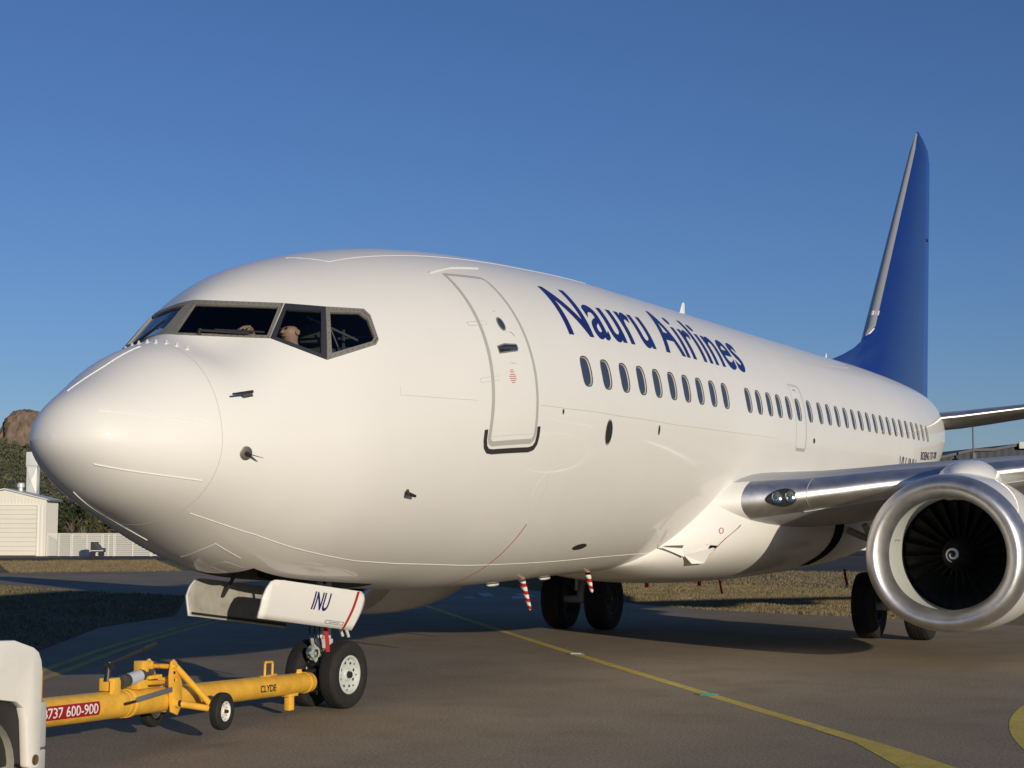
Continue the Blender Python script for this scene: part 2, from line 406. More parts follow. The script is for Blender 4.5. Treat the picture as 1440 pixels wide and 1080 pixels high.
# cockpit window frames and panes
RIVET = mat('rivet_dark', (.06, .055, .05), rough=.6)
for key, outer, inner, prings, mid, fm in WIN_JOBS:
    for side in (-1, 1):
        f_ = (lambda p: p) if side < 0 else mir; m_ = len(outer); g = G()
        g.loft([[f_(p-h*.012) for p, h in outer], [f_(p+h*.007) for p, h in outer], [f_(p+h*.008) for p, h in inner], [f_(p-h*.018) for p, h in inner]])
        fo = P(g.build('cockpit_window_frame', fm, None, ang=25))
        V_ = [f_(p-h*.010) for r in prings for p, h in r]+[f_(mid[0]-mid[1]*.010)]; F_ = []
        for i in range(2):
            for j in range(m_): F_.append((i*m_+j, i*m_+(j+1) % m_, (i+1)*m_+(j+1) % m_, (i+1)*m_+j))
        F_ += [(2*m_+j, 2*m_+(j+1) % m_, 3*m_) for j in range(m_)]
        pm = bpy.data.meshes.new('pane'); pm.from_pydata(V_, [], F_); pm.materials.append(PANE)
        if pm.polygons[0].normal.dot(f_(inner[0][1])) < 0: pm.flip_normals()
        pm.polygons.foreach_set('use_smooth', [True]*len(F_)); link('pane', pm, fo)
        if key != 'L2' and side < 0:
            rg = G()
            for i in range(0, m_):
                for q in ((0, .5) if key == 'L1' else (0,)):
                    a_ = outer[i][0].lerp(outer[(i+1) % m_][0], q); b_ = inner[i][0].lerp(inner[(i+1) % m_][0], q); h = outer[i][1]
                    rg.lathe([(0, .0055), (.003, .004)], a_.lerp(b_, .5)+h*.0085, h, 6, False, True)
            rg.build('rivet_row', RIVET, fo)['kind'] = 'stuff'

# passenger windows: seal ring, reveal and pane
REV = mat('window_reveal', (.42, .40, .37), rough=.5)
PPANE = mat('cabin_pane', (.045, .055, .085), rough=.07, coat=.6, spec=.8)
for x0, t0 in zip(PW, PT):
    n = NV(x0, t0); a = [SV(x, t, .0035) for x, t in win_outline(x0, t0, .131, .188, 24)]; a2 = [SV(x, t, .004) for x, t in win_outline(x0, t0, .117, .174, 24)]
    b = [SV(x, t)-n*.004 for x, t in win_outline(x0, t0, .117, .174, 24)]; d = [SV(x, t)-n*.016 for x, t in win_outline(x0, t0, .106, .163, 24)]
    a0 = [p-n*.006 for p in a]
    g = G(); g.loft([a0, a, a2, b]); o = P(g.build('passenger_window', FRAME if False else mat('window_rim', (.10, .098, .10), rough=.45, metal=.3), None))
    g = G(); g.loft([b, d]); g.build('reveal', REV, o)
    g = G(); g.add([p+n*.004 for p in d], [tuple(range(24))]); g.build('pane', PPANE, o, smooth=False)

# cockpit inside
INT = mat('cockpit_trim', (.03, .032, .035), rough=.8, var=.3, vscale=8)
g = G(); pr = S(np.full(60, 3.35), np.linspace(-math.pi, math.pi, 60, endpoint=False)); c0 = Vector((3.35, 0, 3.2))
g.add([c0+(Vector(p)-c0)*.985 for p in pr], [tuple(range(60))]); P(g.build('cockpit_bulkhead', INT, smooth=False))
g = G(); g.box((2.35, 0, 2.72), (1.9, 2.0, .04)); P(g.build('cockpit_floor', INT))
g = G(); g.prism([(1.66, -.66, 3.43), (2.02, -.62, 3.56), (2.06, -.62, 3.52), (1.95, -.66, 2.8), (1.6, -.66, 2.8)], (0, 1.30, 0))
P(g.build('glareshield', INT, bevel=.02))
g = G(); g.box((2.75, 0, 4.05), (.4, .6, .05)); P(g.build('overhead_panel', INT, bevel=.01))

g = G(); g.tube((2.42, -.80, 3.78), (2.98, -1.02, 3.60), .012); g.tube((2.66, -.88, 3.74), (2.72, -.95, 3.52), .008); P(g.build('grab_rail', mat('rail_dark', (.10, .10, .105), rough=.5), None))
g = G(); g.box((3.0, -.98, 3.50), (.03, .42, .10)); g.box((3.0, -.98, 3.64), (.03, .42, .02)); g.box((2.98, -.84, 3.55), (.02, .02, .34)); P(g.build('side_console', mat('console_blue_grey', (.07, .08, .10), rough=.6), None))
# skin lines, strips and seams
SEAM = mat('seam_grey', (.50, .49, .46), rough=.6)  # plain grey for seams, joint lines and small stencils
LAPW = mat('lap_edge_white', (.84, .83, .80), rough=.3, coat=.4)
P(strip_on_skin('radome_seam', [(1.01+.14*max(0, math.sin(t))**3, t) for t in np.linspace(-2.2, 1.571, 60)], .004, .0012, SEAM, None, .05))
for pts in ([(.293, 1.804), (.485, 1.735), (.656, 1.638), (.85, 1.585), (1.015, 1.537)], [(.195, .696), (.270, .590), (.359, .496), (.45, .422), (.542, .358), (.735, .255), (.922, .186)],
            [(.20, -.85), (.26, -.755), (.329, -.683), (.41, -.628), (.494, -.586), (.59, -.56), (.698, -.541), (.941, -.515)], [(.415, -1.80), (.641, -1.80), (.861, -1.77), (1.122, -1.73), (1.349, -1.69)]):
    P(strip_on_skin('lightning_strip', pts, .014, .006, LAPW, None, .04))
P(strip_on_skin('lap_joint', [(1.084, -.970), (1.311, -.950), (1.747, -.917), (2.48, -.948), (3.193, -1.003), (3.951, -1.027), (5.053, -1.036), (6.02, -1.046), (7.95, -1.069), (10.2, -1.065), (10.66, -1.058)], .011, .0035, LAPW, None, .1))  # raised lap edge; its brighter white stands in for the highlight along it
P(strip_on_skin('lap_joint', [(5.30, -.008), (5.943, -.033), (7.272, -.063), (9.109, -.083), (13.5, -.086)], .005, .0012, SEAM, None, .12))
P(strip_on_skin('lap_joint', [(2.907, .217), (2.889, .166), (3.475, .115), (4.077, .068)], .004, .0012, SEAM, None, .06))
P(strip_on_skin('lap_joint', [(2.95, 1.46), (3.143, 1.223), (3.595, 1.223), (4.317, 1.205), (5.151, 1.198), (6.496, 1.205), (9, 1.21)], .008, .003, LAPW, None, .15))
P(strip_on_skin('rain_gutter', [(4.30, .951), (4.85, 1.01), (5.5, 1.03)], .014, .012, LAPW, None, .05))
P(strip_on_skin('hazard_line', [(5.78, t) for t in np.linspace(-.70, -1.35, 20)], .016, .0015, REDP, None, .04))
P(strip_on_skin('panel_seam', [(5.76, -.42), (5.77, -.68)], .004, .0012, SEAM, None, .05))
P(strip_on_skin('panel_seam', [(1.70, -1.60), (1.60, -1.35), (1.577, -1.183), (1.75, -1.2), (1.933, -1.22)], .010, .003, LAPW, None, .04))
P(ring_on_skin('access_panel', round_poly([(1.93, -1.50*AR), (1.90, -1.33*AR), (2.16, -1.32*AR), (2.16, -1.50*AR)], .05), .004, .0015, SEAM, None))
for tb in (-.40,): pass
# vortex generators on the nose
for i, yv in enumerate(np.linspace(.47, -.385, 10)):
    xv = 1.13+.27*max(0, abs(yv)-.1); zt_, zb_, w_, zm_ = [float(a) for a in prof(np.array(xv))]
    tv = math.acos(max(-1, min(1, -yv/w_))); 
    for _ in range(4):
        tv -= (SV(xv, tv).y-yv)/max(.05, w_*math.sin(tv))*1.0
    p = SV(xv, tv); n = NV(xv, tv); g = G(); f = Vector((1, 0, .25)); f = (f-n*f.dot(n)).normalized(); s_ = n.cross(f)
    f2 = (f+s_*.45).normalized(); s2 = n.cross(f2)
    g.add([p-f2*.03-s2*.005-n*.003, p-f2*.03+s2*.005-n*.003, p+f2*.04+s2*.005-n*.003, p+f2*.04-s2*.005-n*.003, p+f2*.0-s2*.003+n*.022, p+f2*.0+s2*.003+n*.022, p+f2*.036+s2*.003+n*.026, p+f2*.036-s2*.003+n*.026],
          [(0, 1, 2, 3), (4, 5, 6, 7), (0, 1, 5, 4), (1, 2, 6, 5), (2, 3, 7, 6), (3, 0, 4, 7)])
    g.lathe([(0, .024), (.004, .020)], p, n, 10, False, True)
    P(g.build('vortex_generator', LAPW, None))

# entry door
DX = lambda t: 4.30+.20*t
dp = [Vector((4.27, -.205*AR)), Vector((5.235, -.212*AR)), Vector((5.295, .905*AR)), Vector((4.52, .945*AR))]
poly = []
base = round_poly([dp[0], dp[1], dp[2], dp[3]], [.13, .13, .14, .05], 7)
DOOR = P(smooth(patch_on_skin('entry_door', inset(densify(base, .06), .052), .0035, WHITE, None)))
ring_on_skin('door_surround', base, .046, .003, GREYBAND, None).parent = DOOR
ring_on_skin('door_gap', inset(densify(base, .06), .046), .006, .0022, SEAM, DOOR)
for (x, t, sx, st) in ((4.415, .522, .34, .05), (4.325, .176, .33, .05)):
    ring_on_skin('hinge_cover', round_poly([(x-sx/2, t*AR-st/2), (x+sx/2, t*AR-st/2), (x+sx/2, t*AR+st/2), (x-sx/2, t*AR+st/2)], 0), .003, .005, SEAM, DOOR)
strip_on_skin('door_threshold', [(4.33, -.150), (5.18, -.158)], .003, .005, SEAM, DOOR)
for pts in ([(4.235, -.105), (4.235, -.165), (4.26, -.205), (4.31, -.228), (4.40, -.236)], [(4.40, -.236), (5.12, -.243)], [(5.12, -.243), (5.21, -.235), (5.26, -.21), (5.275, -.17), (5.275, -.12)]):
    strip_on_skin('scuff_plate', pts, .05, .010, mat('scuff_black', (.035, .03, .028), rough=.6), DOOR, .03)
def oval(x0, t0, a, b, n=24, e=2.0, rot=0):
    o = []
    for i in range(n):
        th = 2*math.pi*i/n; c, s = math.cos(th), math.sin(th)
        u = a*math.copysign(abs(c)**(2/e), c); v = b*math.copysign(abs(s)**(2/e), s)
        o.append(Vector((x0+u*math.cos(rot)-v*math.sin(rot), t0*AR+u*math.sin(rot)+v*math.cos(rot))))
    return o
ring_on_skin('window_rim', oval(4.857, .508, .066, .088), .018, .009, FRAME, DOOR)
smooth(patch_on_skin('window_pane', oval(4.857, .508, .052, .073), .006, PPANE, DOOR))
hp = round_poly([(4.60, .318*AR), (4.97, .325*AR), (5.0, .345*AR), (4.99, .372*AR), (4.75, .380*AR), (4.60, .368*AR)], .02)
ring_on_skin('handle_recess_rim', hp, .016, .008, FRAME, DOOR)
smooth(patch_on_skin('handle_recess', inset(hp, .014), .0055, DARKMET, DOOR))
g = G(); a = SV(4.63, .352, .012); b = SV(4.80, .345, .02); c = SV(4.95, .340, .014)
g.loft([[a+NV(4.7, .35)*.008*math.cos(k*math.pi/3)+Vector((0, 0, .016))*math.sin(k*math.pi/3) for k in range(6)],
        [b+NV(4.7, .35)*.012*math.cos(k*math.pi/3)+Vector((0, 0, .020))*math.sin(k*math.pi/3) for k in range(6)],
        [c+NV(4.7, .35)*.008*math.cos(k*math.pi/3)+Vector((0, 0, .022))*math.sin(k*math.pi/3) for k in range(6)]], True, True, True)
g.build('handle', STEEL, DOOR)
def skin_text(name, body, x0, t0, wid, hgt, m, weight=0, shear=0, dt=0, parent=None, off=.005, su=.1, sv=.05, size=1):
    me = text_mesh(body, 1.0, weight)
    return map_text(name, me, lambda u, v: SV(x0+u*wid+shear*v*hgt, t0+dt*u+v*hgt/AR, off), m, parent, su*(1/ max(wid, .1))*6, sv*3)
REDT = mat('red_stencil', (.55, .10, .10), rough=.5)
for xx, ww_ in ((.215, .06), (.203, .08), (.188, .10), (.176, .13), (.164, .13), (.152, .10), (.140, .06)):
    strip_on_skin('door_stencil', [(4.76-ww_/2, xx), (4.76+ww_/2, xx)], .009, .0048, REDT, DOOR, .03)
for (x, t, wd) in ((4.74, .258, .10), (4.80, .252, .08)):
    strip_on_skin('door_stencil', [(x, t), (x+wd, t)], .006, .0048, SEAM, DOOR)
strip_on_skin('door_stencil', [(4.96, .455), (5.0, .44), (5.02, .42)], .006, .0048, INKD, DOOR, .02)
strip_on_skin('door_stencil', [(4.88, .455), (4.93, .452)], .008, .0048, SEAM, DOOR, .02)
strip_on_skin('door_stencil', [(4.84, .60), (4.89, .60)], .010, .0048, SEAM, DOOR, .02)

# overwing exit
ex = round_poly([(14.37, -.155*AR), (14.95, -.155*AR), (15.03, .41*AR), (14.40, .41*AR)], [.10, .10, .12, .10], 6)
EXIT = P(ring_on_skin('overwing_exit', ex, .030, .003, mat('exit_grey', (.52, .51, .49), rough=.45), None))
strip_on_skin('exit_sill', [(14.42, -.150), (14.90, -.150)], .045, .004, GREYBAND, EXIT, .05)
strip_on_skin('exit_stencil', [(14.62, .355), (14.74, .355)], .02, .004, REDT, EXIT, .03)

# ports, vents and probes
for (x, t, a, b, r) in ((7.03, -.156, .085, .12, 0), (8.56, -.125, .028, .05, 0), (5.81, -.047, .020, .025, 0), (15.4, -.07, .05, .035, 0)):
    o = P(smooth(patch_on_skin('vent_port', oval(x, t, a, b, 18), .0035, DARKMET, None, .05)))
    ring_on_skin('rim', oval(x, t, a*1.12, b*1.12, 18), .008, .005, FRAME, o)
P(smooth(patch_on_skin('outflow_vent', oval(7.75, -.918, .19, .055, 20), .003, DARKMET, None, .05)))
P(ring_on_skin('panel_ring', oval(5.95, -.50, .42, .30, 40), .003, .0006, LAPW, None))
def probe_disc(x, t, r, kind):
    p = SV(x, t); n = NV(x, t); g = G(); g.lathe([(-.004, r), (.003, r), (.005, r*.92), (.006, r*.3)], p, n, 24, False, True)
    o = P(g.build('angle_vane' if kind == 'aoa' else 'air_probe', mat('probe_plate', (.24, .23, .20), rough=.4, metal=.7), None))
    h = G(); fx = Vector((1, 0, -.15)); fx = (fx-n*fx.dot(n)).normalized()
    if kind == 'aoa':
        h.tube(p, p+n*.05, .018, .014); h.loft([[p+n*.03-fx*.02+Vector((0, 0, .004)), p+n*.03+fx*.05+Vector((0, 0, .004)), p+n*.03+fx*.05-Vector((0, 0, .004)), p+n*.03-fx*.02-Vector((0, 0, .004))],
            [p+n*.13+fx*.06+Vector((0, 0, .002)), p+n*.13+fx*.10+Vector((0, 0, .002)), p+n*.13+fx*.10-Vector((0, 0, .002)), p+n*.13+fx*.06-Vector((0, 0, .002))]], True, True, True)
    else:
        h.tube(p, p+n*.06, .016, .012); h.tube(p+n*.06-fx*.05, p+n*.06+fx*.07, .02, .014)
    h.build('vane', DARKMET, o)
probe_disc(1.222, -.131, .060, 'aoa'); probe_disc(3.16, -.438, .032, 'tat')
p = SV(1.30, .417); n = NV(1.30, .417); fx = Vector((1, 0, -.02)); fx = (fx-n*fx.dot(n)).normalized()
g = G(); g.loft([[p+fx*a+Vector((0, 0, b)) for a, b in ((-.05, .006), (.05, .014), (.06, -.008), (-.04, -.014))],
                 [p+n*.075+fx*(a-.04)+Vector((0, 0, b*.7)) for a, b in ((-.05, .006), (.04, .012), (.05, -.008), (-.04, -.012))]], True, True, True)
g.tube(p+n*.085-fx*.19, p+n*.085+fx*.01, .009, .013); P(g.build('pitot_probe', DARKMET, None))

# wipers
WIP = mat('wiper_black', (.02, .02, .02), rough=.5)
for sgn in (-1, 1):
    a = SV(1.50, 1.30, .03) if sgn < 0 else mir(SV(1.52, 1.12, .03)); b = SV(1.73, .93, .03) if sgn < 0 else mir(SV(1.48, 1.42, .03))
    g = G(); g.tube(a-Vector((0.02, 0, .045)), a+Vector((0, 0, .01)), .02, .018); g.tube(a, b, .011, .008)
    bl = (b-a).normalized(); g.box(b, (.03, .03, .02)); g.tube(b-bl*.32+Vector((.0, 0, .012)), b+bl*.12+Vector((.0, 0, .012)), .008)
    g.tube(a+Vector((-.02, .03*sgn, -.01)), b+Vector((-.02, 0, -.012)), .006)
    P(g.build('windshield_wiper', WIP, None))

# blade antennas along the crown
for x, h, c in ((14.3, .30, .32), (22.95, .20, .2)):
    z0 = SV(x, math.pi/2).z; g = G()
    def sec(z, c0, c1, th): return [(c0, 0, z), ((c0*2+c1)/3, -th, z), (c1, 0, z), ((c0*2+c1)/3, th, z)]
    g.loft([sec(z0-.03, x-c/2, x+c/2, .02), sec(z0+h*.7, x-c*.05, x+c/2, .014), sec(z0+h, x+c*.18, x+c*.47, .006)], True, True, True)
    P(g.build('blade_antenna', LAPW, None))

# livery lettering
def NAURU(u, v): return SV(6.33+u*6.16+.20*v*.80, .447-.028*u+v*.80/AR, .004)
for o in map_words('title_lettering', text_mesh('Nauru Airlines', 1.0, .017, 1.05), [.455], NAURU, INK, None, .12, .06): P(o)
for o in map_words('type_lettering', text_mesh('BOEING 737-700', 1.0, .015), [.475, .70], lambda u, v: SV(23.60+u*2.4, -.150-.06*u+v*.17/AR, .004), INKD, None, .4, .2): P(o)
P(map_text('registration_lettering', text_mesh('VH-INU', 1.0, .01), lambda u, v: SV(21.5+u*1.6, -.30-.03*u+v*.36/AR, .004), INKD, None, .4, .2))

# ------------------------------------------------------------------ wing to body fairing
FX = [10.35, 10.7, 11.1, 11.6, 12.2, 13.0, 14.5, 16.5, 18.5, 20.0, 21.5, 22.6]
FA = [0.60, 1.25, 1.66, 1.86, 1.97, 2.06, 2.12, 2.12, 2.05, 1.90, 1.55, .9]
FT = [1.50, 2.05, 2.50, 2.74, 2.85, 2.92, 2.95, 2.95, 2.9, 2.7, 2.4, 2.0]
FB = [1.30, 1.20, 1.12, 1.06, 1.02, .99, .97, .98, 1.03, 1.12, 1.27, 1.42]
g = G(); rings = []
for x in np.linspace(10.35, 22.6, 70):
    a, tp, bt = [float(np.interp(x, FX, q)) for q in (FA, FT, FB)]; sh = SL*(x-13); zc = bt+(tp-bt)*.52; r = []
    for j in range(72):
        th = 2*math.pi*j/72; c, s = math.cos(th), math.sin(th); e = 3.0 if s > 0 else 2.5
        y = a*math.copysign(abs(c)**(2/e), c); z = zc+((tp-zc) if s > 0 else (zc-bt))*math.copysign(abs(s)**(2/e), s)+sh
        r.append((x, y, z))
    rings.append(r)
# light smoothing along the length
R0 = np.array(rings)
for _ in range(6): R0[1:-1] = (R0[:-2]+2*R0[1:-1]+R0[2:])/4
g.loft([[tuple(p) for p in r] for r in R0], True, True, True); FAIR = P(g.build('wing_body_fairing', WHITE, ang=60))
# black patch on each fairing flank, painting the shade inside the wheel well
for sgn in (-1, 1):
    g = G(); rr = []
    for x in np.linspace(15.75, 16.30, 7):
        i = (x-10.35)/(22.6-10.35)*69; k = int(i); f = i-k; ring = R0[k]*(1-f)+R0[k+1]*f
        jj = [j % 72 for j in (range(27, 47) if sgn < 0 else range(-11, 9))]; bow = .10*((x-16.0)/.3)
        rr.append([Vector(ring[j])+Vector((bow*.0, sgn*.006, -.004)) for j in jj])
    g.loft(rr, False); g.build('wheel_well_shade', DARK, FAIR)

# ram air inlet on the fairing
def V3(x, y, z, o=0.0): return Vector((x-.62*o, y-.70*o, z-.32*o))
g = G(); g.add([V3(10.86, -1.29, 1.47, .05), V3(11.20, -1.60, 1.58, .055), V3(11.215, -1.44, 1.365, .075), V3(10.98, -1.345, 1.36, .075)], [(0, 1, 2, 3)])
g.add([V3(10.86, -1.29, 1.47, .05), V3(10.98, -1.345, 1.36, .075), V3(10.98, -1.33, 1.36, -.02), V3(10.88, -1.28, 1.45, -.02)], [(0, 1, 2, 3)])
g.add([V3(10.53, -1.06, 1.585, .012), V3(10.86, -1.29, 1.535, .014), V3(10.86, -1.29, 1.45, .06)], [(0, 1, 2)])
g.add([V3(10.53, -1.06, 1.585, .012), V3(10.86, -1.29, 1.45, .06), V3(10.86, -1.28, 1.43, -.03)], [(0, 1, 2)])
RAMO = P(g.build('ram_air_inlet', WHITE, None, smooth=False))
g = G(); g.add([V3(11.16, -1.585, 1.60, .02), V3(11.28, -1.645, 1.59, .012), V3(11.25, -1.45, 1.355, .016), V3(11.17, -1.42, 1.35, .03)], [(0, 1, 2, 3)]); g.build('inlet_slot', DARK, RAMO, smooth=False)
g = G(); g.add([V3(10.56, -1.08, 1.592, .016), V3(10.86, -1.31, 1.600, .016), V3(11.15, -1.57, 1.605, .016), V3(10.87, -1.305, 1.555, .016)], [(0, 1, 2, 3)]); g.build('inlet_slot', mat('slot_grey', (.12, .11, .10), rough=.7), RAMO, smooth=False)
g = G(); g.path([V3(11.68, -1.86, 1.88, .008), V3(11.636, -1.837, 1.838, .008), V3(11.39, -1.73, 1.688, .008), V3(11.29, -1.65, 1.585, .010), V3(11.24, -1.50, 1.42, .012)], .005, 6); P(g.build('hazard_line', mat('hazard_brown_red', (.16, .03, .025), rough=.6), None))
g = G(); g.lathe([(.0, .042), (.004, .042), (.004, .036), (.0, .036)], V3(11.30, -1.70, 1.80, .012), Vector((-.45, -.87, -.1)), 20); P(g.build('hazard_mark', REDP, None))

# ------------------------------------------------------------------ lifting surfaces
def foil(s, tc):
    """s in [0,1] upper TE->LE, [1,2] lower LE->TE, returns x/c, z/c"""
    if s <= 1: x = (1-s)**2 if False else .5*(1+math.cos(math.pi*s)); sg = 1
    else: x = .5*(1-math.cos(math.pi*(s-1))); sg = -1
    y = 5*tc*(.2969*math.sqrt(max(x, 0))-.1260*x-.3516*x*x+.2843*x**3-.1036*x**4)
    cam_ = .012*4*x*(1-x)
    return x, (sg*y*(1.0 if sg > 0 else .85))+cam_
def wing_section(st, s, sgn, vertical=False):
    y, xl, zl, c, tc, tw = st; x, z = foil(s, tc); ca, sa = math.cos(tw), math.sin(tw)
    return Vector((xl+x*c*ca+z*c*sa, sgn*y, zl-x*c*sa+z*c*ca))
WST = [(1.30, 11.05, 2.12, 8.2, .125, .030), (1.92, 11.50, 2.20, 7.6, .125, .030), (2.2, 11.93, 2.245, 7.1, .125, .028), (2.5, 12.28, 2.285, 6.7, .125, .026), (3.0, 12.60, 2.36, 6.3, .122, .024),
       (3.58, 12.95, 2.45, 5.85, .12, .022), (4.83, 13.66, 2.60, 4.95, .118, .018), (5.6, 14.08, 2.70, 4.5, .115, .016), (8.5, 15.7, 3.05, 3.6, .11, .01), (12.5, 17.9, 3.5, 2.7, .105, .0), (16.6, 20.15, 3.95, 1.75, .10, -.01), (17.15, 20.6, 4.02, 1.35, .10, -.01)]
def lift(sgn, stations, s0, s1, ns, name, m, parent=None, caps=False, sub=1):
    g = G(); ss = [s0+(s1-s0)*k/ns for k in range(ns+1)]
    g.loft([[wing_section(st, s, sgn) for s in ss] for st in stations], False)
    if caps: g.add([wing_section(stations[-1], s, sgn) for s in ss], [tuple(range(len(ss)))])
    o = g.build(name, m, parent, ang=50); return o
def LEs(xc): return math.acos(1-2*xc)/math.pi          # half-range of s round the nose for a chord fraction
for sgn in (-1, 1):
    le = LEs(.055)
    W = lift(sgn, WST, 0, 1-le, 24, 'wing', WINGGREY); P(W)
    lo = lift(sgn, WST, 1+le, 2, 24, 'wing_underside', WINGGREY, W)
    tipg = G(); tipg.add([wing_section(WST[-1], s, sgn) for s in np.linspace(0, 1.98, 30)], [tuple(range(30))]); tipg.build('wing_tip', WINGGREY, W, smooth=False)
    k_ = .02; mid_ = tuple(a+(b-a)*k_ for a, b in zip(WST[1], WST[2])); lift(sgn, [mid_]+WST[2:], 1-le, 1+le, 16, 'leading_edge', POL, W)
    lift(sgn, WST[:2]+[mid_], 1-le, 1+le, 16, 'wing_root_fairing', WHITE, W)
    # slat joint lines and the rivet line under the leading edge
    for y0 in (2.62, 5.75, 8.6, 11.5, 14.4):
        k = [i for i in range(len(WST)-1) if WST[i][0] <= y0 < WST[i+1][0]][0]; f = (y0-WST[k][0])/(WST[k+1][0]-WST[k][0])
        st = [a+(b-a)*f for a, b in zip(WST[k], WST[k+1])]; st2 = list(st); st2[0] += .012; g = G()
        rr = []
        for q in (st, st2):
            rr.append([wing_section(q, s, sgn)+Vector((-.0025, 0, .0025 if s < 1 else -.0025)) for s in np.linspace(1-le, 1+le, 17)])
        g.loft(rr, False); g.build('slat_joint', SEAM, W)
    g = G()
    ptsL = []
    for st in WST[3:8]: ptsL.append(wing_section(st, 1+le, sgn)+Vector((-.01, 0, -.006)))
    g.path(ptsL, .006, 6); g.build('slat_trailing_lip', WINGGREY, W)
    # landing lights in the wing root
    st = [a+(b-a)*.5 for a, b in zip(WST[2], WST[3])]; c0 = wing_section(st, 1.0, sgn)
    tan = (wing_section(WST[3], 1., sgn)-wing_section(WST[1], 1., sgn)).normalized(); upv = Vector((0, 0, 1)); nv = tan.cross(upv)
    if nv.x > 0: nv = -nv
    nv.normalize(); upv = nv.cross(tan).normalized()
    if upv.z < 0: upv = -upv
    g = G(); rings = []
    for r, h in ((1.0, .012), (.93, .03), (.9, .012)):
        rings.append([c0+tan*.30*r*math.cos(a)*(1-.12*math.cos(a))+upv*.14*r*math.sin(a)*(1+.25*math.cos(a))+nv*(h-.10*(math.sin(a)*r)**2*.6) for a in np.linspace(0, 2*math.pi, 32, endpoint=False)])
    g.loft(rings); LL = g.build('landing_light', STEEL, W)
    g = G(); g.add([p-nv*.005 for p in rings[2]], [tuple(range(32))]); g.build('lamp_bowl', mat('lamp_bowl_dark', (.045, .05, .048), rough=.35, metal=.5), LL, smooth=False) if False else None
    g = G(); g.add([p+nv*.001 for p in rings[2]]+[c0+nv*.014], [(i, (i+1) % 32, 32) for i in range(32)]); g.build('lamp_bowl', mat('lamp_bowl_dark', (.045, .05, .048), rough=.25, metal=.5), W)
    for du in (-.11, .12):
        b_ = c0+tan*du*sgn*-1+nv*.016+upv*.01; g = G(); g.lathe([(0, .092), (.012, .085), (.002, .066), (-.006, .018), (.008, .014)], b_, nv, 24, False, True); g.build('lamp', mat('lamp_reflector', (.75, .78, .72), rough=.12, metal=1.0), W)
    g = G(); ds = []
    for r, h in ((.93, .031), (.75, .046), (.4, .058), (.05, .062)):
        ds.append([c0+tan*.30*r*math.cos(a)*(1-.12*math.cos(a))+upv*.14*r*math.sin(a)*(1+.25*math.cos(a))+nv*(h-.10*(math.sin(a)*r)**2*.6) for a in np.linspace(0, 2*math.pi, 32, endpoint=False)])
    g.loft(ds, True, False, True); g.build('lamp_cover', LENS, W)
    bpy.data.objects.remove(LL, do_unlink=True)
    # flap track fairings
    for y0, x0, L_ in ((5.0, 16.6, 3.0), (7.6, 17.2, 2.6), (10.4, 18.4, 2.2)):
        zf = 2.32+.11*(y0-4.83); g = G(); rr = []
        for k in range(11):
            u = k/10; r = .19*math.sin(math.pi*min(1, .06+.94*u))**.6+.002
            rr.append([(x0+L_*u, sgn*y0+r*.7*math.cos(a), zf-.05*u+r*math.sin(a)) for a in np.linspace(0, 2*math.pi, 16, endpoint=False)])
        g.loft(rr, True, True, True); g.build('flap_track_fairing', WINGGREY, W)

